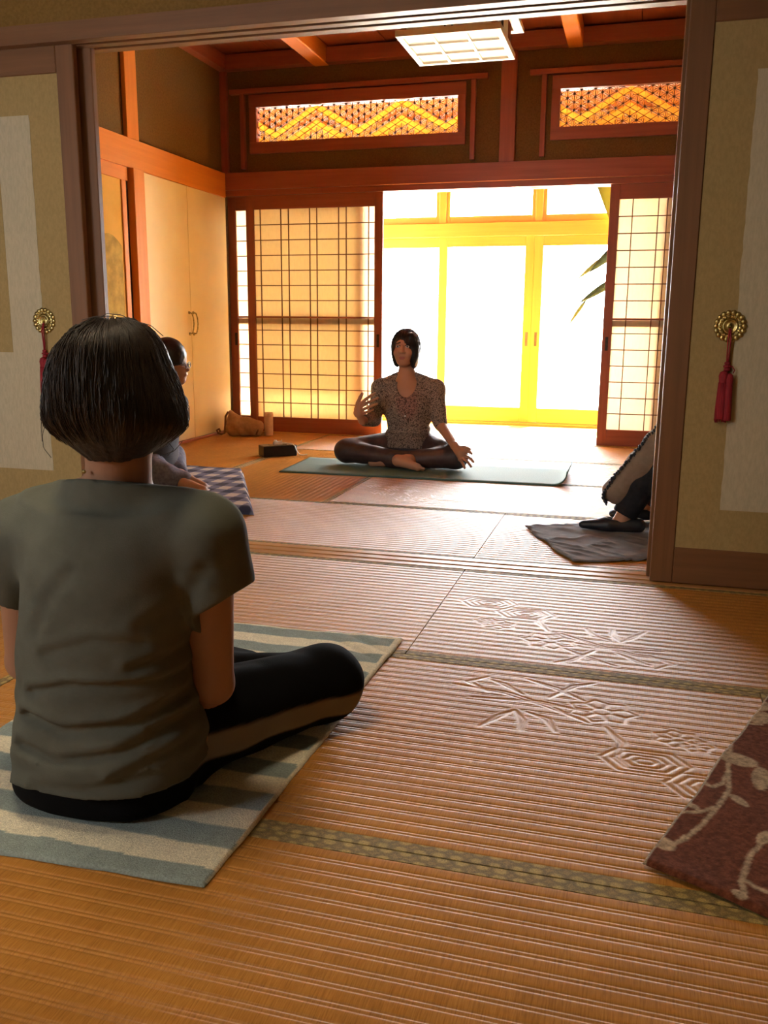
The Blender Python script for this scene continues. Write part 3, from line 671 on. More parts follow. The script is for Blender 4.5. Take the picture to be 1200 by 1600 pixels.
# ---- pendant lamps: far one seen, near one unseen and added for foreground light
def pendant(lx, ly, zc, lz, label, diff):
    lamp = thing('pendant_lamp', (lx, ly, zc), label, 'lamp', 'square wooden pendant lamps'); hw = .262; zt = lz+.338
    B('diffuser', diff, lamp, lx-hw+.02, lx+hw-.02, ly-hw+.02, ly+hw-.02, lz+.012, lz+.018, b=0)
    for a, b in ((-hw, -hw+.03), (hw-.03, hw)):
        B('bottom_frame', 'lamp_wood', lamp, lx-hw, lx+hw, ly+a, ly+b, lz, lz+.03, b=.002); B('bottom_frame', 'lamp_wood', lamp, lx+a, lx+b, ly-hw+.03, ly+hw-.03, lz, lz+.03, b=.002)
    for q in (-.085, .085):
        B('lattice_bar', 'lamp_wood', lamp, lx+q-.007, lx+q+.007, ly-hw+.03, ly+hw-.03, lz+.001, lz+.012, b=.001); B('lattice_bar', 'lamp_wood', lamp, lx-hw+.03, lx+hw-.03, ly+q-.007, ly+q+.007, lz+.001, lz+.012, b=.001)
    h2 = .225
    for sx in (-1, 1):
        for sy in (-1, 1): B('corner_post', 'wood_z', lamp, lx+sx*h2-.014, lx+sx*h2+.014, ly+sy*h2-.014, ly+sy*h2+.014, lz+.03, zt, b=.002)
    for s in (-1, 1):
        B('paper_side', 'lamp_paper', lamp, lx-h2+.014, lx+h2-.014, ly+s*h2-.001, ly+s*h2+.001, lz+.03, zt, b=0); B('paper_side', 'lamp_paper', lamp, lx+s*h2-.001, lx+s*h2+.001, ly-h2+.014, ly+h2-.014, lz+.03, zt, b=0)
        for q in (-.018, .018):
            B('side_bar', 'dark_metal', lamp, lx+q-.004, lx+q+.004, ly+s*h2-.006, ly+s*h2+.006, lz+.03, zt, b=0); B('side_bar', 'dark_metal', lamp, lx+s*h2-.006, lx+s*h2+.006, ly+q-.004, ly+q+.004, lz+.03, zt, b=0)
    for a, b in ((-.30, -.25), (.25, .30)):
        B('top_frame', 'lamp_wood', lamp, lx-.30, lx+.30, ly+a, ly+b, lz+.138, lz+.163, b=.002); B('top_frame', 'lamp_wood', lamp, lx+a, lx+b, ly-.25, ly+.25, lz+.138, lz+.163, b=.002)
    B('top_board', 'wood_x', lamp, lx-.24, lx+.24, ly-.24, ly+.24, zt, zt+.03); B('ceiling_mount', 'wood_x', lamp, lx-.06, lx+.06, ly-.06, ly+.06, zt+.03, zc)
pendant(-.985, 4.855, 2.885, 2.262, 'square wooden pendant lamp with white lattice underside hanging in the far room', 'lamp_diffuser')
pendant(-.985, 1.20, 2.62, 2.10, 'unseen square pendant lamp added to light the near room over the person in the olive shirt', 'added_lamp_diffuser')

# ---- curtain and garden plant behind the glass doors
nu, nv = 60, 30; u, v = np.meshgrid(np.linspace(0, 1, nu), np.linspace(0, 1, nv), indexing='ij')
z = 2.27-v*1.95; tie = np.clip(1-np.abs(z-1.15)/1.15, 0, 1)
x0 = -.516+.43*np.minimum(2.27-z, 1.12); x1 = 1.15-.15*tie; xx = x0+(x1-x0)*u; yy = 7.93+.022*np.sin(u*34)*(.6+.4*(1-tie))
I = (np.arange(nu-1)[:, None]*nv+np.arange(nv-1)[None]).ravel()
cv = np_mesh('curtain', np.stack([xx, yy, z], -1).reshape(-1, 3), np.stack([I, I+nv, I+nv+1, I+1], -1), 'curtain_cloth', None, True, origin=(.5, 7.93, .3))
sm = cv.modifiers.new('thickness', 'SOLIDIFY'); sm.thickness = .003
tag(cv, 'yellow green curtain drawn back at the top right of the bright windows', 'curtain')
PLX, PLY = .20, 7.32
pl = thing('potted_plant', (PLX, PLY, 0), 'broad leaved potted plant peeping out behind the right paper door', 'plant')
MB().lathe([(.09, .001), (.10, .006), (.135, .20), (.145, .24), (.135, .245), (.125, .225)], (PLX, PLY, 0), 'z', 28).build('pot', 'pot_glaze', pl, True)
MB().lathe([(.126, .215), (.126, .222)], (PLX, PLY, 0), 'z', 24).build('soil', 'soil', pl, True)
MB().tube([(PLX, PLY, .22), (PLX-.01, PLY, .5), (PLX-.03, PLY-.01, .9), (PLX-.05, PLY, 1.30)], [.022, .018, .015, .010], 8).build('stem', 'bark', pl, True)
def leaf(base, tip, wid, droop, mat):
    b, t = np.array(base, float), np.array(tip, float); d = t-b; L = np.linalg.norm(d); d /= L
    side = np.cross(d, (0, 1, 0.25)); side /= np.linalg.norm(side); nrm = np.cross(side, d); V = []; n = 12
    for i in range(n+1):
        s = i/n; w = wid*math.sin(math.pi*min(1, s**.8))**.8 if 0 < s < 1 else .002
        c = b+d*L*s+np.array([0, 0, -droop*s*s])
        V += [c-side*w+nrm*.012, c, c+side*w+nrm*.012]
    F = [(3*i+k, 3*i+k+1, 3*i+k+4, 3*i+k+3) for i in range(n) for k in (0, 1)]
    o = np_mesh('leaf', V, F, mat, pl, True); m = o.modifiers.new('thickness', 'SOLIDIFY'); m.thickness = .0015
def LP(px, py, y=7.32): return AY(px, py, y)
for bp_, tp_, w_, dr_, mt_ in (((985, 372), (922, 420), .045, .03, 'leaf'), ((975, 430), (906, 470), .035, .02, 'leaf'), ((960, 395), (903, 428), .028, .05, 'leaf_light'), ((915, 470), (888, 506), .018, .02, 'leaf_light'),
                          ((1000, 400), (1050, 380), .05, .05, 'leaf'), ((1000, 420), (1060, 450), .05, .05, 'leaf'), ((1000, 440), (980, 520), .04, .03, 'leaf'), ((1000, 400), (985, 330), .045, .02, 'leaf'), ((1000, 400), (1025, 335), .04, .02, 'leaf')):
    leaf(LP(*bp_), LP(*tp_, 7.25 if mt_ == 'leaf' else 7.42), w_*.85, dr_*.8, mt_)
MB().tube([LP(1003, 500), LP(1000, 430), LP(985, 395)], [.012, .01, .008], 6).build('branch', 'bark', pl, True)
MB().tube([LP(1003, 480), LP(950, 440), LP(915, 468)], [.009, .006, .004], 6).build('branch', 'bark', pl, True)

# ---- yoga mat with one curled end
ym = [AZ(436, 738)[:2], AZ(868, 760)[:2]]; dY = np.array([-.03, .60]); nL, nW = 90, 14
Vt = []
e = ym[1]-ym[0]; eL = np.linalg.norm(e); e = e/eL
for i in range(nL):
    s = i/(nL-1)*(eL+.13)
    for j in range(nW):
        w_ = j/(nW-1); k0 = eL-.02+.02*w_
        if s <= k0: a, hgt = s, .0
        else:
            t = (s-k0)/.085; a = k0+.085*math.sin(min(t, 2.0)*.95)*.95; hgt = .075*(1-math.cos(min(t, 2.0)*.95))*(1.0-.25*w_)
        q = ym[0]+e*a+dY*w_; Vt.append((q[0], q[1], hgt))
Vt = np.array(Vt); I = (np.arange(nL-1)[:, None]*nW+np.arange(nW-1)[None]).ravel()
mat_o = np_mesh('yoga_mat', Vt+np.array([0, 0, .001]), np.stack([I, I+nW, I+nW+1, I+1], -1), 'yoga_mat', None, True, origin=(float(Vt[:, 0].mean()), float(Vt[:, 1].mean()), 0))
sm = mat_o.modifiers.new('thickness', 'SOLIDIFY'); sm.thickness = .006; sm.offset = 1.0
tag(mat_o, 'dull green yoga mat with a curled right end under the seated teacher', 'yoga mat')

# ---- striped towel under the foreground person
SX0, SX1, SY0, SY1 = -1.285, -.590, 1.112, 2.295
def stripes(u, v, X, Y):
    cream, teal = A3(.84, .78, .60), A3(.31, .37, .35)
    wob = .006*n2(X, Y, 12, 3); d = (Y-SY0)+wob
    ph = (d-.045)/.062; t = (np.floor(ph) % 2 == 0).astype(float); fr = ph-np.floor(ph)
    soft = np.clip(np.minimum(fr, 1-fr)/.05, 0, 1); t = .5+(t-.5)*(.5+.5*soft); t = 1-t
    t = np.where(d < .05, 1.0, t); t = np.where((SX1-X) < .011, 0.0, t)
    c = mixc(cream, teal, t); return c*(1+.10*n2(X, Y, 60, 9, 2))[..., None]
def str_h(u, v, X, Y):
    w = np.exp(-((X+.70)**2/.012+(Y-2.2)**2/.02)); w2 = np.exp(-((X+.63)**2/.006+(Y-1.2)**2/.03))
    return (.003*(n2(X, Y, 7, 2)+1)*.5)*(Y > 1.95)+w*.006*np.abs(np.sin((X*.9+Y*1.2)*38))+.002*w2
tw = cloth('striped_towel', [(SX0, SY0-.02), (SX1-.008, SY0+.012), (SX1+.006, SY1), (SX0, SY1-.015)], 180, 300, str_h, stripes, .006, 'terry', None, .006)
tag(tw, 'grey and cream striped towel under the person in the olive shirt', 'towel')
q = AZ(287, 1400); MB().box(-.016, .016, -.012, .012, .001, .003, .0008).build('care_label', 'tissue', tw, origin=(q[0], q[1]+.004, .0))

# ---- brown towel with a branch pattern
bA = AZ(1000, 1357)[:2]; bd = np.array([.345, .939]); bn = np.array([.915, -.404])
S5 = lambda a, b: AZ(960+a/4.2125, 1080+b/4.2125)[:2]
stems = [[(880, 150), (760, 300), (760, 420), (745, 530), (750, 690), (660, 820), (560, 930), (450, 1020), (330, 1070)], [(1040, 960), (890, 1120), (830, 1300), (850, 1390)], [(850, 1290), (930, 1340), (1060, 1390)], [(380, 840), (480, 835), (560, 835), (660, 800)], [(560, 620), (640, 665), (710, 640), (745, 560)], [(990, 560), (1100, 620), (1220, 800)], [(430, 760), (520, 800), (560, 830)], [(760, 300), (850, 240), (960, 250)]]
leaves = [((330, 1050), 75, 42, 20), ((800, 480), 150, 38, 16), ((960, 610), 80, 62, 70), ((815, 755), 75, 22, 32), ((500, 790), 62, 16, 22), ((950, 205), 90, 40, 8), ((960, 130), 60, 34, 10), ((980, 1005), 42, 55, 60), ((820, 1390), 60, 26, 25), ((1110, 660), 70, 50, 70), ((1150, 380), 90, 40, 30), ((1120, 1250), 80, 36, -40), ((1200, 1100), 70, 40, 30), ((440, 1010), 34, 14, -50)]
def brown_c(u, v, X, Y):
    base = A3(.15, .045, .022); pat = A3(.42, .30, .19)
    D = np.full(X.shape, 9.0)
    for st in stems: D = np.minimum(D, seg_dist(X, Y, [S5(*q) for q in st])-.0045)
    for c, a, b, ang in leaves:
        c0 = S5(*c); ca, sa = math.cos(math.radians(ang)), math.sin(math.radians(ang))
        ex = S5(c[0]+a*ca, c[1]+a*sa)-c0; ey = S5(c[0]-b*sa, c[1]+b*ca)-c0; Mx = np.linalg.inv(np.stack([ex, ey], 1))
        du, dv = Mx[0, 0]*(X-c0[0])+Mx[0, 1]*(Y-c0[1]), Mx[1, 0]*(X-c0[0])+Mx[1, 1]*(Y-c0[1])
        D = np.minimum(D, (np.sqrt(du**2+dv**2)-1)*.02)
    # the print repeats across the part of the towel out of view
    D = D+.0022*n2(X, Y, 160, 4, 2)
    t = np.clip(.5-D/.004, 0, 1); c = mixc(base, pat, t)
    e_ = np.minimum(u*.8, np.minimum(1-u, 1.0)*.8); c = mixc(c, A3(.34, .255, .17), (e_ < .009).astype(float))
    return c*(1+.55*n2(X, Y, 150, 8, 2))[..., None]
bt = cloth('brown_towel', [bA, bA+bn*.75, bA+bn*.75+bd*1.15, bA+bd*1.15], 260, 380, lambda u, v, X, Y: .003*(n2(X, Y, 5, 6)+1)+.006*np.exp(-((v-.0)/.03)**2)*(.5+.5*np.sin(u*14)), brown_c, .008, 'terry', None, .006)
tag(bt, 'rust brown towel with pale leafy branches at the lower right', 'towel')

# ---- wrinkled dark cloth under the right person
cA, cB = AZ(818, 824)[:2], AZ(893, 881)[:2]; cn = np.array([.90, .42]); cn /= np.linalg.norm(cn)
def dark_h(u, v, X, Y):
    r1 = np.abs(n2(X*.5+Y*.9, (Y*.5-X*.9)*.35, 16, 11, 2)); return .001+.008*(1-r1)**5+.002*(n2(X, Y, 9, 13)+1)*.5
gc = cloth('grey_cloth', [cB, cB+cn*1.0, cA+cn*1.0, cA], 150, 110, dark_h, lambda u, v, X, Y: mixc(A3(.13, .12, .125), A3(.20, .19, .195), .5+.5*n2(X, Y, 40, 3)), .006, 'painted_cloth', None, .010)
tag(gc, 'wrinkled dark grey cloth under the feet of the right hand person', 'cloth')

wc = cloth('white_towel', [(-2.45, 2.20), (-1.84, 2.265), (-1.93, 2.75), (-2.5, 2.7)], 50, 50, lambda u, v, X, Y: .002*(n2(X, Y, 8, 3)+1), lambda u, v, X, Y: mixc(A3(.62, .60, .58), A3(.28, .28, .32), ((np.floor((X+9)/.012) % 3) == 0).astype(float)), .006, 'terry', None, .006)
tag(wc, 'corner of a pale striped towel at the left edge behind the olive sleeve', 'towel')
# ---- folded plaid blanket under the person with glasses
def plaid(u, v, X, Y):
    a = np.floor((X+9)/.060).astype(int) % 2; b = np.floor((Y+9)/.085).astype(int) % 2; s = a+b
    c0, c1, c2 = A3(.55, .50, .44), A3(.17, .17, .24), A3(.045, .045, .075)
    out = np.where((s == 0)[..., None], c0, np.where((s == 1)[..., None], c1, c2)); return out
pA = AZ(397, 806)[:2]; pD = AZ(352, 742)[:2]
for k in range(2):
    o = cloth('plaid_blanket' if k == 0 else 'upper_fold', [(pA[0]-.85, pA[1]+.0), (pA[0]-.012*k, pA[1]+.004*k), (pD[0]+.10-.012*k, pD[1]+.04), (pD[0]-.45, pD[1]+.04)], 90, 90, (lambda kk: (lambda u, v, X, Y: .019*kk+.002*(n2(X, Y, 8, 4+kk)+1)))(k), plaid, .018, 'painted_cloth', None if k == 0 else pb)
    if k == 0: pb = o
tag(pb, 'folded navy and white plaid blanket under the person with glasses', 'blanket')

# ---- tissue box and cord
ta, tb = AZ(412.5, 715)[:2], AZ(471, 711.5)[:2]; d = tb-ta; d = d/np.linalg.norm(d); n_ = np.array([-d[1], d[0]]); L_, Wd_, H_ = .235, .115, .074
tbx = thing('tissue_box', (*(ta+d*L_/2+n_*Wd_/2), 0), 'black box with white tissue on top left of the yoga mat', 'box')
tm = MB().box(-L_/2, L_/2, -Wd_/2, Wd_/2, .001, H_, .004); 
Rz = np.array([[d[0], n_[0]], [d[1], n_[1]]]); ctr = ta+d*L_/2+n_*Wd_/2
def rot(mb): mb.v = [(*(Rz@np.array(q[:2])+ctr), q[2]) for q in mb.v]; return mb
rot(tm).build('body', 'black_plastic', tbx)
rot(MB().box(-.06, .06, -.02, .02, H_-.001, H_+.002, .001)).build('slot_rim', 'dark_metal', tbx)
rng = random.Random(4); mb = MB(); P = []
for i in range(9):
    for j in range(5):
        P.append((-.03+.06*i/8, -.012+.024*j/4, H_+.001+(.02+.022*math.sin(i*.9)*math.sin(j+.6)+.008*rng.random())*math.sin(math.pi*j/4)+.0))
mb.add(P, [(i*5+j, i*5+j+5, i*5+j+6, i*5+j+1) for i in range(8) for j in range(4)]); rot(mb).build('tissue', 'tissue', tbx, True)
cp = [(.02, .03, H_+.006), (.05, .0, H_+.010), (.075, -.03, H_+.008), (.09, -.05, H_+.004), (.10, -Wd_/2-.006, H_-.006), (.108, -Wd_/2-.012, .04), (.125, -Wd_/2-.02, .012), (.15, -Wd_/2-.018, .0045), (.19, -Wd_/2+.0, .0045)]
cs = []
for i in range(len(cp)-1):
    for k in range(4): cs.append(tuple(np.array(cp[i])*(1-k/4)+np.array(cp[i+1])*k/4))
cs.append(cp[-1]); cm = rot(MB().tube(cs, .0034, 6)); co = cm.build('charging_cable', 'white_plastic', None, True, origin=(ctr[0], ctr[1], 0)); tag(co, 'thin white cord draped over the black tissue box', 'cord')

# ---- canister by the paper door
cc = AZ(418, 681)
cn_ = thing('canister', (cc[0], cc[1]+.03, 0), 'tan canister standing between the canvas bag and the paper door', 'canister')
MB().lathe([(.033, .001), (.035, .004), (.035, .150), (.034, .154)], (cc[0], cc[1]+.03, 0), 'z', 24).build('body', 'bottle_tan', cn_, True)
MB().lathe([(.0355, .154), (.036, .158), (.036, .178), (.033, .184), (.012, .186)], (cc[0], cc[1]+.03, 0), 'z', 24).build('lid', 'bottle_tan', cn_, True)
# ================================================================== BODIES: smooth signed-distance volumes turned into one continuous mesh
class Blob:
    def __init__(s, lo, hi, vox):
        s.lo = np.array(lo, float); s.vox = vox
        s.n = np.maximum(4, np.ceil((np.array(hi, float)-s.lo)/vox).astype(int)+1)
        s.D = np.full(s.n, 0.6, np.float32)
    def sl(s, lo, hi):
        i0 = np.clip(np.floor((np.array(lo)-s.lo)/s.vox).astype(int), 0, s.n-1); i1 = np.clip(np.ceil((np.array(hi)-s.lo)/s.vox).astype(int)+1, 1, s.n)
        if np.any(i1 <= i0): return None, None
        g = [(s.lo[a]+s.vox*np.arange(i0[a], i1[a])).astype(np.float32) for a in range(3)]
        return tuple(slice(i0[a], i1[a]) for a in range(3)), np.meshgrid(*g, indexing='ij')
    def put(s, sl, d, k, sub=False):
        a = s.D[sl]
        if sub:
            h = np.clip(.5-.5*(a+d)/k, 0, 1); s.D[sl] = a*(1-h)+(-d)*h+k*h*(1-h)
        else:
            h = np.clip(.5+.5*(a-d)/k, 0, 1); s.D[sl] = a*(1-h)+d*h-k*h*(1-h)
        return s
    def rc(s, a, b, ra, rb, k=.02, flat=None, sub=False):
        a, b = np.array(a, float), np.array(b, float); m = max(ra, rb)+k+.02
        sl, G = s.sl(np.minimum(a, b)-m, np.maximum(a, b)+m)
        if sl is None: return s
        P = [G[i]-a[i] for i in range(3)]; ba = b-a; sc = 1.0
        if flat is not None:
            n, f = np.array(flat[0], float), flat[1]; n /= np.linalg.norm(n)
            q = sum(P[i]*n[i] for i in range(3)); P = [P[i]+(f-1)*q*n[i] for i in range(3)]; ba = ba+(f-1)*(ba@n)*n; sc = 1/f
        t = np.clip(sum(P[i]*ba[i] for i in range(3))/(ba@ba+1e-9), 0, 1)
        d = np.sqrt(sum((P[i]-t*ba[i])**2 for i in range(3)))-(ra+(rb-ra)*t)
        return s.put(sl, d*(sc**.5), k, sub)
    def chain(s, pts, rad, k=.015, flat=None):
        for i in range(len(pts)-1): s.rc(pts[i], pts[i+1], rad[i], rad[i+1], k, flat)
        return s
    def el(s, c, r, k=.02, R=None, sub=False):
        c, r = np.array(c, float), np.array(r, float); m = r.max()+k+.02
        sl, G = s.sl(c-m, c+m)
        if sl is None: return s
        P = [G[i]-c[i] for i in range(3)]
        if R is not None: P = [sum(R[i][j]*P[j] for j in range(3)) for i in range(3)]
        q = np.sqrt(sum((P[i]/r[i])**2 for i in range(3)))
        return s.put(sl, (q-1)*r.min(), k, sub)
    def loft(s, rows, k=.02, pw=2.0):
        """rows: (z, cx, cy, a, b) sorted by z"""
        R = np.array(sorted(rows)); z0, z1 = R[0, 0], R[-1, 0]; m = k+.03
        lo = (min(R[:, 1]-R[:, 3])-m, min(R[:, 2]-R[:, 4])-m, z0-m); hi = (max(R[:, 1]+R[:, 3])+m, max(R[:, 2]+R[:, 4])+m, z1+m)
        sl, G = s.sl(lo, hi); zz = G[2][0, 0, :]
        zs = np.linspace(z0, z1, 200); out = []
        for c in range(1, 5):                       # smooth interpolation along the axis
            v = np.interp(zs, R[:, 0], R[:, c]); kk = np.hanning(19); kk /= kk.sum(); vp = np.pad(v, 9, mode='edge'); out.append(np.interp(zz, zs, np.convolve(vp, kk, 'valid')))
        cx, cy, a, b = [q[None, None, :] for q in out]
        q = (np.abs((G[0]-cx)/a)**pw+np.abs((G[1]-cy)/b)**pw)**(1/pw)
        d = (q-1)*np.minimum(a, b); dz = np.maximum(z0-G[2], G[2]-z1)
        return s.put(sl, np.maximum(d, dz).astype(np.float32), k)
    def cut(s, pt, n):
        """remove everything on the side n points to"""
        n = np.array(n, float); n /= np.linalg.norm(n)
        g = [s.lo[a]+s.vox*np.arange(s.n[a]) for a in range(3)]
        d = (g[0][:, None, None]-pt[0])*n[0]+(g[1][None, :, None]-pt[1])*n[1]+(g[2][None, None, :]-pt[2])*n[2]
        s.D = np.maximum(s.D, d.astype(np.float32)); return s
    def warp(s, fn):
        """fn(points)->offset added near the surface (folds, strands)"""
        I = np.argwhere(np.abs(s.D) < .03); P = s.lo+I*s.vox
        s.D[I[:, 0], I[:, 1], I[:, 2]] += fn(P).astype(np.float32); return s
    def sample(s, P):
        q = (np.asarray(P)-s.lo)/s.vox; i = np.clip(np.round(q).astype(int), 0, s.n-1); return s.D[i[..., 0], i[..., 1], i[..., 2]]
    def mesh(s, relax=1):
        D = s.D; D = D.copy()
        for ax in range(3):
            e = [slice(None)]*3
            for v in (0, -1): e[ax] = v; D[tuple(e)] = np.maximum(D[tuple(e)], .001)
        S = D < 0; nx, ny, nz = D.shape
        c = np.zeros((nx-1, ny-1, nz-1), np.uint8)
        for dx in (0, 1):
            for dy in (0, 1):
                for dz in (0, 1): c += S[dx:nx-1+dx, dy:ny-1+dy, dz:nz-1+dz]
        act = (c > 0) & (c < 8); I = np.argwhere(act); idx = np.full(act.shape, -1, np.int32); idx[act] = np.arange(len(I))
        cor = [(a, b, d) for a in (0, 1) for b in (0, 1) for d in (0, 1)]
        val = {q: D[I[:, 0]+q[0], I[:, 1]+q[1], I[:, 2]+q[2]] for q in cor}
        acc = np.zeros((len(I), 3)); cnt = np.zeros(len(I))
        for q in cor:
            for ax in range(3):
                if q[ax]: continue
                p = list(q); p[ax] = 1; p = tuple(p); a, b = val[q], val[p]; m = (a < 0) != (b < 0)
                t = np.where(m, a/np.where(m, a-b, 1), 0); pos = np.tile(np.array(q, float), (len(I), 1)); pos[:, ax] += t
                acc += pos*m[:, None]; cnt += m
        V = (acc/cnt[:, None]+I)*s.vox+s.lo
        Fs = []
        for ax in range(3):
            b, d = [(1, 2), (2, 0), (0, 1)][ax]
            lo = [slice(1, -1)]*3; lo[ax] = slice(0, -1); hi = [slice(1, -1)]*3; hi[ax] = slice(1, None)
            s0 = S[tuple(lo)]; s1 = S[tuple(hi)]; E = np.argwhere(s0 != s1)
            fl = s0[E[:, 0], E[:, 1], E[:, 2]]
            off = np.ones(3, int); off[ax] = 0; E = E+off
            def cell(db, dd):
                q = E.copy(); q[:, b] -= db; q[:, d] -= dd; return idx[q[:, 0], q[:, 1], q[:, 2]]
            quad = np.stack([cell(0, 0), cell(1, 0), cell(1, 1), cell(0, 1)], -1)
            quad[~fl] = quad[~fl][:, ::-1]; Fs.append(quad)
        F = np.concatenate(Fs); F = F[(F >= 0).all(1)]
        for it in range(relax):                     # light smoothing of the voxel steps
            A = np.zeros_like(V); n = np.zeros(len(V))
            for k in range(4):
                np.add.at(A, F[:, k], V[F[:, (k+1) % 4]]+V[F[:, (k-1) % 4]]); np.add.at(n, F[:, k], 2)
            V = V*.5+.5*A/np.maximum(n, 1)[:, None]
        return V, F
    def build(s, name, mat, parent, col=None, relax=1, colfn=None):
        V, F = s.mesh(relax)
        cols = None
        if colfn is not None: cols = colfn(V)
        elif col is not None: cols = np.tile(np.array(col, float), (len(V), 1))
        return np_mesh(name, V, F, mat, parent, True, cols)
def lerp(a, b, t): return np.array(a, float)*(1-t)+np.array(b, float)*t
SKIN = np.array([.40, .205, .125])
noisy('hair_dark', (0.012, 0.006, 0.003), (0.036, 0.020, 0.010), (160, 160, 6), 0.5, 3, 0.0008, (260, 260, 5), 0.55)
noisy('hair_black', (0.006, 0.005, 0.005), (0.016, 0.012, 0.010), (160, 160, 6), 0.42, 3, 0.0008, (260, 260, 5), 0.5)
noisy('olive_shirt', (0.098, 0.100, 0.078), (0.115, 0.118, 0.094), (14, 14, 14), 0.92, 4, 0.0005, (500, 500, 500), 0.15)
attr_mat('track_trousers', 0.9, 0.0004, 500, 0.06)
noisy('mauve_leggings', (0.050, 0.028, 0.026), (0.064, 0.038, 0.036), (30, 30, 30), 0.5, 3, 0.0003, (400, 400, 400), 0.4)
noisy('taupe_cloth', (0.22, 0.165, 0.125), (0.26, 0.20, 0.155), (25, 25, 25), 0.9, 3, 0.0005, (500, 500, 500), 0.15)
noisy('black_leggings', (0.010, 0.010, 0.013), (0.016, 0.016, 0.02), (40, 40, 40), 0.75, 3, 0.0003, (400, 400, 400), 0.25)
noisy('navy_shoe', (0.008, 0.009, 0.014), (0.014, 0.015, 0.022), (40, 40, 40), 0.5, 3)
noisy('denim', (0.10, 0.10, 0.135), (0.17, 0.17, 0.215), (60, 60, 60), 0.85, 4, 0.0006, (500, 500, 500), 0.2)
noisy('dark_top', (0.05, 0.05, 0.06), (0.07, 0.07, 0.08), (30, 30, 30), 0.9, 3)
noisy('eye_white', (0.7, 0.66, 0.62), (0.75, 0.7, 0.66), (30, 30, 30), 0.3, 1)
def blouse_mat():
    m, nt, b = nodes('print_blouse'); tc = N(nt, 'ShaderNodeTexCoord')
    v = N(nt, 'ShaderNodeTexNoise', Scale=95.0, Detail=2, Roughness=0.7); nt.links.new(tc.outputs['Object'], v.inputs['Vector'])
    a = N(nt, 'ShaderNodeAttribute'); a.attribute_name = 'Col'
    c = ramp(nt, v.outputs[0], [(.40, (.14, .12, .12)), (.48, (.40, .36, .33)), (.54, (1.0, .92, .82)), (.60, (.25, .21, .2))])
    mx = N(nt, 'ShaderNodeMix', data_type='RGBA', blend_type='MULTIPLY'); mx.inputs[0].default_value = 1.0
    nt.links.new(c, mx.inputs[6]); nt.links.new(a.outputs['Color'], mx.inputs[7]); nt.links.new(mx.outputs[2], b.inputs['Base Color'])
    b.inputs['Roughness'].default_value = .85
blouse_mat()
def hair_strands(blob, c, parent, mat, n, seed, el0=80, el1=-58, azr=(0, 360), r=.0009, out=.0012, stray=.05):
    rng = random.Random(seed); mb = MB(); npt = 13; rr = np.arange(.02, .22, .002)
    for i in range(n):
        az = math.radians(rng.uniform(*azr)); e0 = el0-abs(rng.gauss(0, 22)); e1 = el1+rng.uniform(0, 38); dz = rng.gauss(0, .07)
        lift = out*rng.uniform(.2, 2.4); wv = rng.uniform(0, 6); pts = []
        for k in range(npt):
            t = k/(npt-1); e = math.radians(e0+(e1-e0)*t); aa = az+dz*t+.02*math.sin(wv+4*t)
            d = np.array([math.cos(aa)*math.cos(e), math.sin(aa)*math.cos(e), math.sin(e)])
            ds = blob.sample(c+rr[:, None]*d); ins = np.where(ds < 0)[0]
            R = rr[ins[-1]] if len(ins) else .1
            pts.append(c+d*(R+lift))
        if rng.random() < stray: pts[-1] = pts[-1]+np.array([rng.uniform(-.01, .01), rng.uniform(-.01, .01), -.006])
        mb.tube(pts, [r]*(npt-2)+[r*.8, r*.3], 3, False)
    return mb
def finger(b, base, tip, r0, r1, bend, bn):
    """bent finger: two knuckles pushed along bn"""
    base, tip = np.array(base, float), np.array(tip, float); bn = np.array(bn, float)
    p1 = lerp(base, tip, .42)+bn*bend; p2 = lerp(base, tip, .75)+bn*bend*.8
    b.chain([base, p1, p2, tip], [r0, r0*.95, (r0+r1)/2, r1], .004)

# ------------------------------------------------------------------ person in the olive shirt (seen from behind)
YW = 1.30
def Wp(px, py, Y=YW): return AY(px, py, Y)
def sil(p0, p1, b):
    """half width of an ellipse (depth b) whose outline meets the two points when seen obliquely"""
    h_ = (p1[0]-p0[0])/2; tn = abs((p0[0]+p1[0])/2/p0[1]); return math.sqrt(max(h_*h_-(b*tn)**2, (.6*h_)**2))
rootA = thing('person', (-.95, 1.34, 0.0), 'person seen from behind in an olive grey shirt and black striped trousers', 'person')
hc = Wp(186, 588, 1.28)                                     # head centre
TOPZ = Wp(180, 500, 1.26)[2]
kR = np.array([*AZ(505, 1070, .085)[:2], .085]); hipR = np.array([*Wp(250, 1185, 1.37)[:2], .115]); hipL = np.array([Wp(112, 1185, 1.37)[0], 1.37, .115])
mid = (hipR[0]+hipL[0])/2; kL = np.array([mid-(kR[0]-mid)*.98, kR[1]+.02, .085])
shR, shL = Wp(318, 832, 1.31), Wp(38, 832, 1.31)
elR = Wp(333, 1068, 1.40); elL = np.array([2*mid-elR[0]-.01, 1.40, elR[2]])
wrR = np.array([mid+.09, 1.62, .145]); wrL = np.array([mid-.09, 1.62, .145]); anR = np.array([mid-.10, 1.72, .055]); anL = np.array([mid+.10, 1.80, .055])
b = Blob((-1.55, 1.08, .0), (-.35, 2.05, .95), .0055)
b.el(hc+np.array([0, .005, -.008]), (.072, .088, .094), .02); b.el(hc+np.array([0, .045, -.06]), (.055, .055, .065), .03)      # skull and jaw
b.rc(hc+np.array([0, .095, -.015]), hc+np.array([0, .108, -.042]), .008, .014, .012)
for s_ in (-1, 1):
    b.el(hc+np.array([s_*.03, .098, .002]), (.016, .012, .012), .01, sub=True); b.el(hc+np.array([s_*.078, .005, -.02]), (.010, .018, .03), .008)
b.rc(hc+np.array([-.018, .093, -.075]), hc+np.array([.018, .093, -.075]), .008, .008, .008)
nb_ = Wp(184, 765, 1.31)
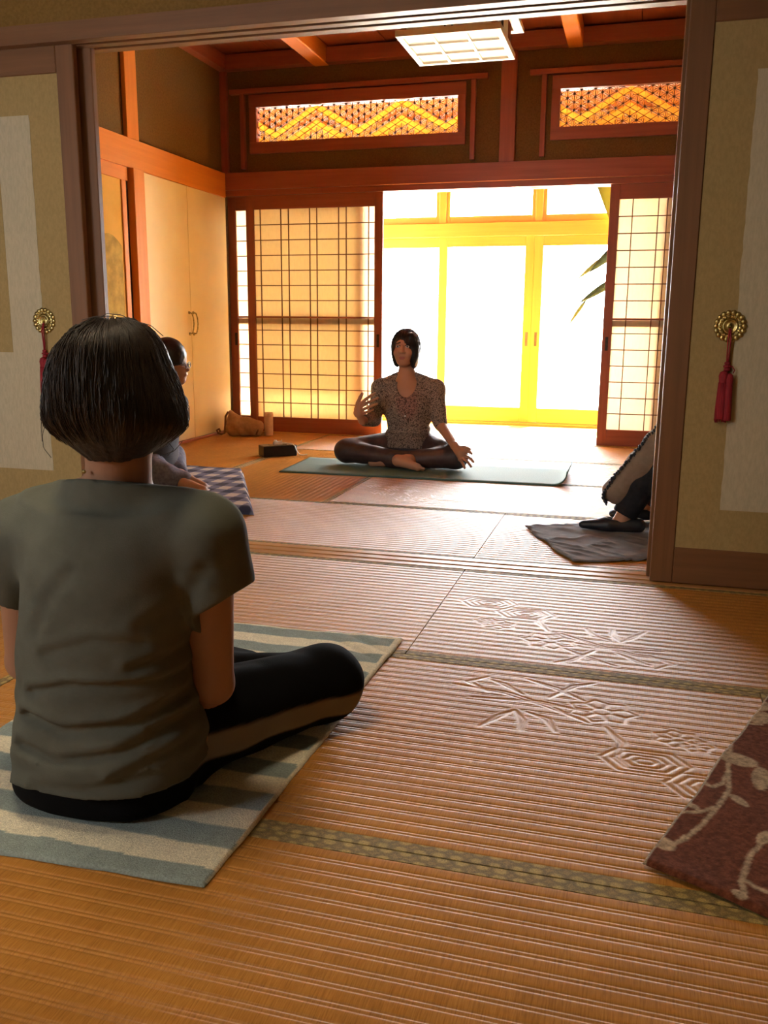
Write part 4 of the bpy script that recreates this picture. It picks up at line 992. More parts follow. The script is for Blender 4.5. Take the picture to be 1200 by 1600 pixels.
b.rc(hc+np.array([0, -.012, -.06]), nb_+np.array([0, .006, 0]), .054, .054, .02); b.rc(nb_+np.array([-.05, .02, -.045]), nb_+np.array([.05, .02, -.045]), .036, .036, .03)
b.rc(shL, shR, .048, .048, .04, ((0, 1, 0), 1.1)); b.rc((mid, 1.31, .50), (mid, 1.34, .14), .10, .115, .05, ((0, 1, 0), 1.25))
for sh, el_, wr, sg in ((shR, elR, wrR, 1), (shL, elL, wrL, -1)):
    b.rc(sh, el_, .050, .038, .02); b.rc(el_, wr, .038, .026, .012)
    pm = wr+np.array([-.035*sg, .05, -.015]); b.rc(wr, pm, .026, .032, .012, ((0, 0, 1), 1.7))
    for i, (dx, L) in enumerate(((-.028, .06), (-.010, .072), (.008, .066), (.026, .05))):
        finger(b, pm+np.array([dx, .012, 0]), pm+np.array([dx-.03*sg, .012+L, -.03]), .009, .0075, .010, (0, 0, 1))
    finger(b, wr+np.array([-.02*sg, .02, .01]), wr+np.array([-.075*sg, .055, .012]), .011, .009, .006, (0, 0, 1))
for hp, kn, an, sg in ((hipR, kR, anR, 1), (hipL, kL, anL, -1)):
    b.rc(hp, kn, .085, .055, .03); b.rc(kn, an, .055, .036, .02); toe = an+np.array([-.17*sg, -.03, -.02])
    b.rc(an, an+np.array([.03*sg, .0, -.015]), .034, .030, .01); b.rc(an, toe, .034, .022, .012, ((0, 0, 1), 1.2))
    for i in range(5): b.rc(toe+np.array([0, -.028+.014*i, -.004]), toe+np.array([-.03*sg, -.03+.015*i, -.006]), .011-.0008*i, .009-.0007*i, .006)
b.cut((0, 0, .0125), (0, 0, -1))
def skin_w(V): return np.tile(SKIN*.85, (len(V), 1))
b.build('body', 'skin', rootA, None, 2, skin_w)
# shirt
rows = []
for y, xl, xr, cy, bb in ((790, 62, 300, 1.305, .088), (830, 42, 312, 1.300, .104), (880, 38, 310, 1.300, .112), (960, 38, 304, 1.305, .114), (1030, 32, 304, 1.315, .117), (1070, 30, 306, 1.322, .120), (1110, 22, 322, 1.33, .130), (1150, 14, 330, 1.335, .142), (1190, 8, 336, 1.338, .150), (1240, 2, 342, 1.34, .155), (1275, 0, 344, 1.34, .156)):
    p0, p1 = Wp(xl, y, cy), Wp(xr, y, cy); rows.append(((p0[2]+p1[2])/2, (p0[0]+p1[0])/2, cy, sil(p0, p1, bb), bb))
b = Blob((-1.45, 1.08, .0), (-.45, 1.6, .75), .0045); b.loft(rows, .03, 2.25)
for sh, el_ in ((shR, elR), (shL, elL)):
    o_ = 1 if sh is shR else -1
    b.rc(nb_+np.array([o_*.055, .0, -.02]), sh+np.array([0, 0, .0]), .050, .062, .05, ((0, 1, 0), 1.05))
    e1 = lerp(sh, el_, .40)+np.array([o_*.022, 0, .0]); b.rc(sh+np.array([o_*.005, 0, .0]), e1, .066, .068, .014)
b.rc(nb_+np.array([-.02, .002, .012]), nb_+np.array([.02, .002, .012]), .068, .068, .04); b.rc(nb_+np.array([0, .002, .012]), nb_+np.array([0, 0, .06]), .072, .069, .03)
# necklines and hems
ZC = AY(180, 753, 1.238)[2]; b.cut((nb_[0], 1.238, ZC), (0, .22, 1)); b.rc(nb_+np.array([0, .004, .012]), hc+np.array([0, -.012, -.06]), .0600, .056, .003, sub=True)
for sh, el_ in ((shR, elR), (shL, elL)):
    o_ = 1 if sh is shR else -1
    e1 = lerp(sh, el_, .40)+np.array([o_*.022, 0, .0]); n_ = np.array([o_*.52, 0, -.86]); g = np.meshgrid(*[b.lo[a]+b.vox*np.arange(b.n[a]) for a in range(3)], indexing='ij', sparse=True)
    d_ = (g[0]-e1[0])*n_[0]+(g[2]-e1[2])*n_[2]+g[1]*0-.006; side = (o_*(g[0]-(rows[2][1]+o_*(rows[2][3]+.010))) > 0)
    b.D = np.where(side & (g[2] < sh[2]+.02), np.maximum(b.D, d_), b.D).astype(np.float32)
HEMZ = .070
b.cut((mid, 1.2, HEMZ), (0, .12, -1))
WRK = [([(48, 1082), (110, 1070), (190, 1078), (300, 1092)], .007, .009), ([(36, 1120), (100, 1142), (190, 1140), (270, 1116), (316, 1086)], .009, .010), ([(30, 1165), (90, 1188), (180, 1182), (260, 1152), (322, 1112)], .007, .010), ([(180, 1218), (250, 1196), (325, 1150)], .006, .009),
       ([(296, 900), (275, 940), (250, 965), (215, 985)], .0035, .012), ([(60, 985), (85, 930), (120, 890)], .003, .012), ([(75, 1020), (150, 1000), (210, 1010)], .004, .010), ([(300, 1010), (260, 1040), (200, 1050)], .005, .009), ([(60, 1225), (130, 1232), (220, 1226)], .004, .009)]
def folds(P):
    x, y, z = P[:, 0]-mid, P[:, 1], P[:, 2]
    m1 = np.exp(-((z-.20)/.055)**2); m2 = np.exp(-((z-.12)/.05)**2); side = np.clip(np.abs(x)/.16, 0, 1)
    nz = vnoise(P, 9, 2, 2)
    f = .0035*m1*np.sin(z*105+4*x+2.2*nz)*(.4+.6*side)+.0035*m2*np.sin(z*90-6*np.abs(x)+2.5*nz)+.003*vnoise(P, 13, 5, 2)
    back = np.clip((1.36-y)/.06, 0, 1)
    for pts, A_, wd in WRK:
        q = [Wp(a_, b_, 1.205)[[0, 2]] for a_, b_ in pts]; xs_, zs_ = np.array([p_[0] for p_ in q]), np.array([p_[1] for p_ in q])
        D_ = seg_dist(P[:, 0], z, q)
        # which side of the crease: above is proud, below is pressed in
        k_ = np.argmin(np.stack([(P[:, 0]-p_[0])**2+(z-p_[1])**2 for p_ in q]), 0); sgn = np.sign(z-zs_[k_]-.15*(P[:, 0]-xs_[k_]))
        f += back*A_*(np.exp(-(D_/wd)**2)-.75*np.exp(-((D_-1.7*wd)/(1.1*wd))**2)*(sgn > 0))
    return f
b.warp(folds)
b.build('shirt', 'olive_shirt', rootA, None, 3)
cr = [(nb_[0]+.0675*math.cos(a), nb_[1]+.0675*math.sin(a), ZC-.004-.22*(nb_[1]+.0675*math.sin(a)-1.238)) for a in np.linspace(0, 2*math.pi, 41)]
MB().tube(cr, .0058, 8, False).build('collar', 'olive_shirt', rootA, True)
# trousers
b = Blob((-1.6, 1.08, .0), (-.35, 2.05, .42), .005)
b.loft([(.005, mid, 1.345, .165, .122), (.03, mid, 1.345, .176, .140), (.07, mid, 1.345, .172, .140), (.12, mid, 1.34, .155, .115), (.2, mid, 1.33, .15, .10)], .03, 2.3)
for hp, kn, an, sg in ((hipR, kR, anR, 1), (hipL, kL, anL, -1)):
    b.rc(hp+np.array([-.02*sg, -.0, -.01]), kn+np.array([0, 0, .006]), .104, .078, .04); b.rc(kn, an+np.array([.02*sg, 0, .01]), .076, .056, .03); b.el(kn+np.array([.004*sg, .01, .01]), (.078, .075, .072), .03)
b.cut((0, 0, .0115), (0, 0, -1))
def tr_f(P):
    x, y, z = P.T; return .004*vnoise(P, 14, 3, 2)+.0035*np.sin((y*1.1-np.abs(x-mid)*1.3)*60+3*vnoise(P, 7, 4))*np.exp(-((y-1.45)/.12)**2)
b.warp(tr_f)
ax_ = (kR-hipR)/np.linalg.norm(kR-hipR); outw = np.cross(ax_, (0, 0, 1)); outw /= np.linalg.norm(outw)
def tr_c(V):
    c = np.tile(np.array([.0055, .0053, .0058]), (len(V), 1))
    for hp, kn, sg in ((hipR, kR, 1), (hipL, kL, -1)):
        a_ = (kn-hp)/np.linalg.norm(kn-hp); ow = np.cross(a_, (0, 0, 1))*sg; ow /= np.linalg.norm(ow); up = np.cross(ow, a_)*sg; up = up if up[2] > 0 else -up
        q = V-hp; t = q@a_/np.linalg.norm(kn-hp); ang = np.degrees(np.arctan2(q@up, q@ow)); wob = 5*vnoise(V, 18, 7)
        m = np.clip((18-np.abs(ang+8+.5*wob+8*t))/5+.5, 0, 1)*((t > -.12) & (t < 1.12) & (q@ow > .02)); c = c*(1-m[:, None])+np.array([.21, .185, .15])*m[:, None]
    return c
b.build('trousers', 'track_trousers', rootA, None, 2, tr_c)
# bobbed hair
b = Blob((hc[0]-.22, 1.06, .5), (hc[0]+.22, 1.46, .93), .0035)
hrows = []
for y, xl, xr, bb, cy in ((500, 152, 200, .026, 1.262), (508, 128, 226, .058, 1.262), (520, 112, 245, .084, 1.264), (540, 96, 260, .102, 1.266), (560, 86, 268, .111, 1.268), (593, 79, 281, .117, 1.270), (620, 75, 290, .118, 1.272), (645, 73, 297, .115, 1.274), (660, 76, 297, .108, 1.276), (675, 90, 288, .098, 1.278), (690, 110, 270, .084, 1.278), (703, 126, 252, .068, 1.276), (715, 143, 234, .054, 1.274)):
    p0, p1 = Wp(xl, y, cy), Wp(xr, y, cy); hrows.append(((p0[2]+p1[2])/2, (p0[0]+p1[0])/2, cy, sil(p0, p1, bb), bb))
b.loft(hrows, .004, 2.15)
b.el(hc+np.array([0, .135, -.075]), (.062, .085, .125), .02, sub=True); b.el(hc+np.array([0, .06, -.17]), (.065, .10, .09), .02, sub=True)
hcx = hc[0]
b.warp(lambda P: .0035*vnoise(np.stack([np.arctan2(P[:, 1]-1.266, P[:, 0]-hcx)*9, P[:, 2]*5, P[:, 0]*0], 1), 1.0, 3, 3)+.0015*vnoise(np.stack([np.arctan2(P[:, 1]-1.266, P[:, 0]-hcx)*34, P[:, 2]*6, P[:, 0]*0], 1), 1.0, 6, 2))
hair = b.build('hair', 'hair_dark', rootA, None, 1)
hcc = np.array([hcx, 1.266, Wp(186, 600, 1.266)[2]])
mb = hair_strands(b, hcc, hair, 'hair_dark', 900, 5, 84, -52, (150, 390), .0008, .0012)
for pts in ([(72, 660), (66, 680), (68, 700), (80, 715)], [(128, 500), (150, 494), (178, 494), (198, 500)], [(150, 503), (165, 490), (190, 492), (215, 505)], [(70, 640), (64, 665), (66, 690)], [(262, 690), (272, 702), (262, 712)], [(285, 690), (272, 705), (250, 712)], [(205, 500), (235, 508), (255, 525)]):
    P = [Wp(*q, 1.23) for q in pts]; P = [np.array([np.interp(t, np.linspace(0, 1, len(P)), [p_[i] for p_ in P]) for i in range(3)]) for t in np.linspace(0, 1, 12)]
    mb.tube(P, .0006, 4, False)
st = mb.build('hair_strands', 'hair_dark', hair, True); st['kind'] = 'stuff'
MB().lathe([(.0035, -.001), (.0035, .001)], tuple(Wp(131, 737, 1.24)), 'y', 10).build('necklace_clasp', 'brass', rootA, True)

# ------------------------------------------------------------------ seated teacher
YT = 5.42
def T(px, py, Y=YT): return AY(px, py, Y)
rootB = thing('person', (-1.36, 5.33, 0.0), 'teacher sitting cross legged facing the room in a printed blouse on the yoga mat', 'person')
hd = T(633, 545, 5.40); yawf = np.array([.04, -.99, .07]); yawf /= np.linalg.norm(yawf)     # face direction: towards us, slightly left
rtf = np.cross((0, 0, 1), yawf); rtf /= np.linalg.norm(rtf); upf = np.cross(yawf, rtf)
def Hd(r, f, u): return hd+rtf*r+yawf*f+upf*u      # r: her left .. (image right positive)
Rh = np.stack([rtf, yawf, upf])
b = Blob((-2.05, 4.95, .0), (-.80, 5.75, .92), .0036)
b.el(Hd(0, -.012, .018), (.074, .090, .092), .01, Rh); b.el(Hd(0, .020, -.045), (.056, .062, .060), .03, Rh); b.el(Hd(0, .045, -.088), (.026, .026, .018), .03, Rh)
b.rc(Hd(0, .083, .010), Hd(0, .100, -.022), .007, .013, .010); 
for s_ in (-1, 1):
    b.el(Hd(s_*.030, .086, .012), (.018, .012, .011), .008, Rh, sub=True); b.el(Hd(s_*.074, -.005, -.008), (.010, .017, .028), .006, Rh); b.el(Hd(s_*.012, .094, -.026), (.008, .008, .007), .006, Rh); b.el(Hd(s_*.036, .062, -.030), (.022, .020, .022), .02, Rh)
b.rc(Hd(-.017, .078, -.056), Hd(.017, .078, -.056), .0065, .0065, .006); b.rc(Hd(-.012, .078, -.066), Hd(.012, .078, -.066), .007, .007, .006)
nk = T(636, 592, 5.43); b.rc(Hd(0, -.03, -.05), nk, .046, .050, .02)
sL, sR_ = T(594, 606, 5.43), T(682, 607, 5.43)        # image left / image right shoulders
b.rc(sL, sR_, .045, .045, .04); b.rc(nk, nk+np.array([0, .0, -.06]), .055, .085, .04, ((0, 1, 0), 1.15))
tm_ = T(640, 640, 5.42); b.rc(T(638, 622, 5.42), T(638, 690, 5.44), .100, .085, .05, ((0, 1, 0), 1.25)); b.rc(T(625, 632, 5.37), T(652, 632, 5.37), .05, .05, .03)
# image-left arm, forearm folded forward, hand before the chest
e1 = T(584, 655, 5.38); w1 = T(566, 657, 5.16); pal = T(560, 645, 5.12)
b.rc(sL, e1, .044, .036, .02); b.rc(e1, w1, .036, .024, .012); b.rc(w1, pal, .026, .030, .012, ((.7, .7, 0), 1.5))
for i, (bx, by, tx, ty) in enumerate(((561, 633, 586, 614), (560, 638, 590, 622), (560, 644, 589, 631), (561, 650, 583, 640))):
    fb = T(bx, by, 5.11); ft = T(tx, ty, 5.17); b.rc(pal, fb, .026, .012, .01); finger(b, fb, ft, .0098, .0078, .010, (0, -1, .3))
finger(b, T(556, 640, 5.13), T(566, 615, 5.12), .0125, .009, .006, (-.5, -1, 0))
# image-right arm, hand open on the knee
e2 = T(688, 664, 5.40); w2 = T(710, 696, 5.24); p2 = T(720, 709, 5.20)
b.rc(sR_, e2, .044, .036, .02); b.rc(e2, w2, .035, .023, .012); b.rc(w2, p2, .026, .034, .012, ((0, 1, .6), 1.6))
for i, (bx, by, tx, ty, yy) in enumerate(((727, 706, 737, 709, 5.17), (726, 712, 740, 722, 5.14), (723, 716, 736, 729, 5.13), (718, 718, 726, 731, 5.13))):
    fb = T(bx, by, 5.19); ft = T(tx, ty, yy); b.rc(p2, fb, .024, .011, .01); finger(b, fb, ft, .0095, .0075, .007, (0, 0, 1))
finger(b, T(719, 699, 5.21), T(734, 702, 5.18), .011, .0085, .005, (0, 0, 1))
# legs
hl, hr_ = T(612, 700, 5.45), T(668, 700, 5.45); hl[2] = hr_[2] = .115
k1 = T(541, 708, 5.30); k1[2] = .090; k2 = T(712, 724, 5.28); k2[2] = .088; a1 = T(640, 722, 5.19); a1[2] = .065; a2 = T(598, 728, 5.22); a2[2] = .05
for hp, kn, an in ((hl, k1, a1), (hr_, k2, a2)): b.rc(hp, kn, .072, .052, .03); b.rc(kn, an, .050, .034, .02)
f0 = T(622, 722, 5.17); f0[2] = .065; f1 = T(653, 732, 5.13); f1[2] = .035
b.rc(f0, f1, .036, .022, .012); b.rc(a1, f0, .036, .034, .012)
for i in range(5): tb_ = f1+np.array([.004, -.020+.010*i, .010-.004*i]); b.rc(f1, tb_+np.array([.018, -.002, -.006]), .018, .0085-.0006*i, .008); b.rc(tb_+np.array([.010, 0, -.004]), tb_+np.array([.040-.004*i, -.004, -.012]), .0088, .0075, .004)
g0 = T(590, 732, 5.25); g0[2] = .045; b.rc(a2, g0+np.array([-.03, -.02, -.01]), .034, .026, .012)
b.cut((0, 0, .009), (0, 0, -1))
def skin_t(V):
    c = np.tile(SKIN*1.15, (len(V), 1)); q = V-hd; r, f, u_ = q@rtf, q@yawf, q@upf
    lips = (np.abs(r) < .021-.9*np.abs(u_+.060)) & (np.abs(u_+.060) < .008) & (f > .06); c[lips] = (.40, .14, .11)
    brow = (np.abs(np.abs(r)-.031) < .019) & (np.abs(u_-.030+.25*(np.abs(r)-.03)) < .0042) & (f > .05); c[brow] = (.03, .02, .015)
    lid = (np.abs(np.abs(r)-.030) < .015) & (np.abs(u_-.0145) < .003) & (f > .05); c[lid] = (.04, .025, .02)
    return c
bodyB = b.build('body', 'skin', rootB, None, 1, skin_t)
for s_ in (-1, 1):
    c = Hd(s_*.030, .0735, .010); mb = MB(); V_, F_ = [], []
    for i in range(7):
        for j in range(10):
            th, ph = math.pi*i/6, 2*math.pi*j/10; V_.append(c+rtf*.0115*math.sin(th)*math.cos(ph)+yawf*.0085*math.sin(th)*math.sin(ph)+upf*.0075*math.cos(th))
    for i in range(6):
        for j in range(10): F_.append((i*10+j, i*10+(j+1) % 10, (i+1)*10+(j+1) % 10, (i+1)*10+j))
    ey = np_mesh('eye', V_, F_, 'eye_white', bodyB, True)
    ip = c+yawf*.0078; mb.add([ip+rtf*.0052*math.cos(a)+upf*.0056*math.sin(a) for a in np.linspace(0, 2*math.pi, 12, endpoint=False)]+[ip+yawf*.0015], [(i, (i+1) % 12, 12) for i in range(12)]); mb.build('iris', 'hair_black', bodyB, True)
# blouse
b = Blob((-1.80, 5.05, .05), (-.95, 5.70, .62), .0038)
rows = []
for y, xl, xr, cy, bb in ((596, 603, 672, 5.43, .065), (608, 592, 684, 5.43, .092), (620, 595, 684, 5.425, .105), (636, 597, 683, 5.42, .118), (650, 602, 676, 5.42, .112), (664, 606, 671, 5.425, .104), (680, 602, 674, 5.435, .108), (696, 598, 678, 5.44, .115), (708, 594, 682, 5.445, .12)):
    p0, p1 = T(xl, y, cy), T(xr, y, cy); rows.append(((p0[2]+p1[2])/2, (p0[0]+p1[0])/2, cy, sil(p0, p1, bb), bb))
b.loft(rows, .02, 2.2)
for q in ((626, 633), (650, 633)): b.el(T(*q, 5.345), (.056, .048, .056), .03)
b.rc(nk+np.array([-.050, .01, .010]), sL, .036, .050, .03); b.rc(nk+np.array([.050, .01, .010]), sR_, .036, .050, .03)
b.rc(sL, e1, .050, .045, .03); b.rc(e1, lerp(e1, w1, .72), .045, .038, .012); b.rc(sR_, lerp(sR_, e2, .96), .050, .044, .03)
b.cut(lerp(sR_, e2, .96)+np.array([0, 0, -.012]), (.25, -.2, -1)) if False else None
b.el(T(634, 596, 5.335), (.066, .095, .098), .006, sub=True); b.rc(nk+np.array([0, .0, -.02]), nk+np.array([0, -.01, .12]), .052, .046, .004, sub=True)
b.cut((0, 0, .118), (0, 0, -1))
b.warp(lambda P: .004*np.sin(P[:, 2]*110+4*vnoise(P, 9, 3)+6*np.abs(P[:, 0]+1.33))*np.exp(-((P[:, 2]-.21)/.05)**2)+.0025*vnoise(P, 22, 4, 2))
ctrp = T(636, 634, 5.3)
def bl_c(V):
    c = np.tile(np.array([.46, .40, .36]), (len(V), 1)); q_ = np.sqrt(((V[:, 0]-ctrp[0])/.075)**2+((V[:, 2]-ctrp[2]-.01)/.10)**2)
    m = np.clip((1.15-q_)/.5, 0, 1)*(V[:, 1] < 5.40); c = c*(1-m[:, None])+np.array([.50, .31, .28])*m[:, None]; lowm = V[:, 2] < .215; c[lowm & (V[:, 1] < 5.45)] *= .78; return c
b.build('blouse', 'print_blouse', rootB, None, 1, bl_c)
pc = T(633, 650, 5.285)
MB().lathe([(.002, -.003), (.006, -.001), (.006, .001), (.002, .003)], tuple(pc), 'y', 10).build('pendant', 'tissue', rootB, True)
# leggings
b = Blob((-1.95, 5.0, .0), (-.80, 5.72, .30), .0042)
b.loft([(.008, T(640, 700, 5.46)[0], 5.46, .125, .09), (.05, T(640, 700, 5.46)[0], 5.46, .155, .105), (.10, T(640, 700, 5.46)[0], 5.455, .15, .105), (.17, T(639, 700, 5.45)[0], 5.445, .12, .095)], .02, 2.2)
for hp, kn, an in ((hl, k1, a1), (hr_, k2, a2)):
    b.rc(hp, kn, .092, .075, .03); b.rc(kn, lerp(kn, an, .86), .070, .050, .02)
b.cut((0, 0, .0085), (0, 0, -1)); b.warp(lambda P: .0025*vnoise(P, 18, 6, 2))
b.build('leggings', 'mauve_leggings', rootB, None, 1)
# hair: short bob parted on one side
b = Blob((hd[0]-.16, hd[1]-.16, hd[2]-.16), (hd[0]+.16, hd[1]+.16, hd[2]+.16), .003)
b.el(Hd(.002, -.020, .030), (.084, .098, .096), .02, Rh); b.el(Hd(.060, .000, -.038), (.032, .066, .082), .03, Rh); b.el(Hd(-.058, -.035, -.030), (.030, .055, .080), .03, Rh); b.el(Hd(0, -.065, -.03), (.07, .05, .075), .03, Rh)
b.el(Hd(-.020, .100, -.020), (.052, .055, .080), .012, Rh, sub=True); b.el(Hd(.012, .095, -.055), (.050, .055, .062), .012, Rh, sub=True)
b.el(Hd(.048, .058, .060), (.030, .030, .036), .02, Rh); b.el(Hd(-.066, .040, .0), (.012, .026, .06), .012, Rh)
b.warp(lambda P: .002*vnoise(np.stack([np.arctan2(P[:, 1]-hd[1], P[:, 0]-hd[0])*16, P[:, 2]*7, P[:, 0]*0], 1), 1.0, 3, 2))
hb = b.build('hair', 'hair_black', rootB, None, 1)
s2 = hair_strands(b, Hd(0, -.01, .01), hb, 'hair_black', 260, 8, 82, -40, (0, 360), .0009, .001).build('hair_strands', 'hair_black', hb, True); s2['kind'] = 'stuff'

# ------------------------------------------------------------------ person with glasses, mostly hidden behind the first
Y3 = 4.25
def G3(px, py, Y=Y3): return AY(px, py, Y)
rootC = thing('person', (-2.55, 4.28, 0.0), 'person with glasses in jeans sitting in profile on the plaid blanket', 'person')
h3 = G3(264, 566); f3 = np.array([.965, .25, .0]); f3 /= np.linalg.norm(f3); u3 = np.array([0, 0, 1.0]); r3 = np.cross(f3, u3); R3 = np.stack([r3, f3, u3])
def H3(r, f, u): return h3+r3*r+f3*f+u3*u
b = Blob((-3.0, 3.75, .0), (-1.85, 4.75, .88), .005)
b.el(H3(0, -.005, .022), (.074, .092, .095), .01, R3); b.el(H3(0, .030, -.050), (.054, .062, .062), .03, R3); b.rc(H3(0, .085, -.012), H3(0, .099, -.038), .006, .010, .01); b.el(H3(0, .055, -.098), (.024, .026, .018), .025, R3)
for s_ in (-1, 1): b.el(H3(s_*.074, 0, -.01), (.01, .018, .03), .006, R3); b.el(H3(s_*.03, .092, -.010), (.016, .012, .011), .008, R3, sub=True)
b.rc(H3(-.015, .088, -.062), H3(.015, .088, -.062), .008, .008, .006)
n3 = h3+np.array([-.05, 0, -.17]); b.rc(H3(0, -.03, -.06), n3, .046, .05, .02)
sa, sb = n3+np.array([-.0, -.17, -.06]), n3+np.array([-.0, .17, -.06]); b.rc(sa, sb, .045, .045, .04); b.rc(n3+np.array([-.01, 0, -.10]), (n3[0]-.09, n3[1], .14), .10, .11, .05, ((1, 0, 0), 1.2))
hA_, hB_ = np.array([n3[0]-.07, n3[1]-.09, .12]), np.array([n3[0]-.07, n3[1]+.09, .12])
kA = np.array([*G3(257, 752, 4.05)[:2], .085]); kB = np.array([*G3(268, 722, 4.42)[:2], .135]); aA = np.array([*G3(296, 768, 4.12)[:2], .06]); aB = np.array([*G3(282, 760, 4.25)[:2], .06])
for hp, kn, an in ((hA_, kA, aA), (hB_, kB, aB)): b.rc(hp, kn, .075, .055, .03); b.rc(kn, an, .05, .036, .02)
toA = np.array([*G3(318, 767, 4.07)[:2], .05]); toB = np.array([*G3(318, 776, 4.0)[:2], .045])
b.rc(aA, toA, .036, .024, .012); b.rc(aA+np.array([-.02, -.05, 0]), toB, .034, .024, .012)
for i in range(4):
    for to in (toA, toB): b.rc(to+np.array([0, -.018+.012*i, 0]), to+np.array([.022, -.02+.013*i, -.004]), .011, .009, .005)
elA, elB = np.array([n3[0]-.10, n3[1]-.20, .28]), np.array([n3[0]-.10, n3[1]+.20, .28]); wA, wB = kA+np.array([-.20, .05, .09]), kB+np.array([-.20, -.05, .09])
for sh, el_, wr in ((sa, elA, wA), (sb, elB, wB)):
    b.rc(sh, el_, .044, .036, .02); b.rc(el_, wr, .035, .024, .012); b.rc(wr, wr+np.array([.05, 0, -.01]), .026, .028, .01)
    for i in range(4): finger(b, wr+np.array([.06, -.028+.018*i, -.008]), wr+np.array([.12, -.032+.02*i, -.035]), .0095, .008, .006, (0, 0, 1))
b.cut((0, 0, .0425), (0, 0, -1))
bodyC = b.build('body', 'skin', rootC, SKIN*1.0, 1)
b = Blob((-3.0, 3.9, .05), (-2.1, 4.7, .70), .006); b.loft([(.10, n3[0]-.08, n3[1], .13, .17), (.25, n3[0]-.06, n3[1], .12, .165), (.40, n3[0]-.03, n3[1], .12, .17), (.50, n3[0]-.01, n3[1], .10, .18), (n3[2]-.03, n3[0], n3[1], .06, .10)], .03)
for sh, el_ in ((sa, elA), (sb, elB)): b.rc(sh, el_, .058, .05, .03)
b.cut(n3+np.array([0, 0, -.005]), (.2, 0, 1)); b.build('top', 'dark_top', rootC, None, 1)
b = Blob((-3.0, 3.75, .0), (-1.95, 4.75, .30), .005)
b.loft([(.045, n3[0]-.09, n3[1], .13, .16), (.10, n3[0]-.09, n3[1], .14, .18), (.20, n3[0]-.08, n3[1], .12, .16)], .02)
for hp, kn, an in ((hA_, kA, aA), (hB_, kB, aB)): b.rc(hp, kn, .092, .078, .03); b.rc(kn, lerp(kn, an, .72), .074, .055, .02)
b.cut((0, 0, .0425), (0, 0, -1)); b.warp(lambda P: .004*vnoise(P, 20, 5, 2)); b.build('jeans', 'denim', rootC, None, 1)
b = Blob(h3-.16, h3+.16, .0035); b.el(H3(0, -.006, .030), (.083, .100, .100), .02, R3); b.el(H3(0, -.07, -.03), (.07, .05, .07), .03, R3)
b.el(H3(0, .128, -.085), (.09, .070, .085), .012, R3, sub=True); b.el(H3(0, .03, -.11), (.10, .08, .08), .02, R3, sub=True)
b.warp(lambda P: .0015*vnoise(P, 60, 3, 2)); b.build('hair', 'hair_black', rootC, None, 1)
gm = MB()
for s_ in (-1, 1):
    c = H3(s_*.032, .100, -.014); gm.tube([c+r3*.024*math.cos(a)+u3*.016*math.sin(a) for a in np.linspace(0, 2*math.pi, 19)], .0019, 5, False); gm.tube([c+r3*s_*.024, H3(s_*.073, .07, -.010), H3(s_*.076, .0, -.006)], .0019, 5)
gm.tube([H3(-.008, .103, -.012), H3(0, .106, -.010), H3(.008, .103, -.012)], .0016, 5); gm.build('glasses', 'black_plastic', bodyC, True)

# ------------------------------------------------------------------ person on the right, mostly hidden behind the panel
Y4 = 3.86
def G4(px, py, Y=Y4): return AY(px, py, Y)
rootD = thing('person', (.45, 3.92, 0.0), 'person in a taupe tunic and black leggings mostly hidden behind the right panel', 'person')
an4 = G4(968, 818, 3.85); kn4 = np.array([.17, 3.87, .455]); hp4 = np.array([.56, 3.88, .14])
an5 = np.array([an4[0]+.14, 4.12, .075]); kn5 = np.array([.27, 4.08, .46]); hp5 = np.array([.56, 4.07, .14]); px4 = np.array([.60, 3.975, .16])
b = Blob((-.28, 3.6, .0), (1.0, 4.5, .95), .0055)
for a_, k_, h_ in ((an4, kn4, hp4), (an5, kn5, hp5)):
    b.rc(h_, k_, .075, .055, .03); b.rc(k_, a_, .052, .034, .02); b.rc(a_, a_+np.array([.02, 0, -.03]), .034, .03, .01); b.rc(a_+np.array([0, 0, -.025]), a_+np.array([-.15, -.01, -.045]), .033, .022, .012, ((0, 0, 1), 1.1))
ch4 = np.array([.60, 3.975, .50]); b.rc(px4, ch4, .11, .10, .05, ((1, 0, 0), 1.2)); sh4a, sh4b = np.array([.58, 3.80, .55]), np.array([.58, 4.15, .55]); b.rc(sh4a, sh4b, .045, .045, .04)
h4 = np.array([.55, 3.975, .78]); b.rc(h4+np.array([0, 0, -.08]), (.59, 3.975, .58), .046, .055, .02); b.el(h4, (.092, .075, .105), .02); b.el(h4+np.array([-.04, 0, -.06]), (.055, .05, .06), .03); b.rc(h4+np.array([-.095, 0, -.01]), h4+np.array([-.112, 0, -.04]), .007, .013, .01)
for sh, s_ in ((sh4a, -1), (sh4b, 1)):
    e_ = np.array([.42, 3.975+s_*.22, .34]); w_ = np.array([.24, 3.975+s_*.13, .50]); b.rc(sh, e_, .044, .036, .02); b.rc(e_, w_, .035, .024, .012); b.rc(w_, w_+np.array([-.05, -s_*.02, .01]), .026, .028, .01)
    for i in range(4): finger(b, w_+np.array([-.06, -s_*.02-.025+.017*i, .01]), w_+np.array([-.12, -s_*.03-.028+.018*i, -.02]), .0095, .008, .006, (0, 0, 1))
b.cut((0, 0, .017), (0, 0, -1)); b.build('body', 'skin', rootD, SKIN*1.0, 1)
b = Blob((-.2, 3.6, .02), (.9, 4.4, .6), .005)
for a_, k_, h_ in ((an4, kn4, hp4), (an5, kn5, hp5)): b.rc(h_, k_, .088, .068, .03); b.rc(k_, lerp(k_, a_, .60), .070, .062, .02); b.rc(lerp(k_, a_, .60), lerp(k_, a_, .90), .062, .052, .02)
b.cut(lerp(kn4, an4, .90), (an4-kn4)); b.warp(lambda P: .003*vnoise(P, 18, 6, 2)); b.build('leggings', 'black_leggings', rootD, None, 1)
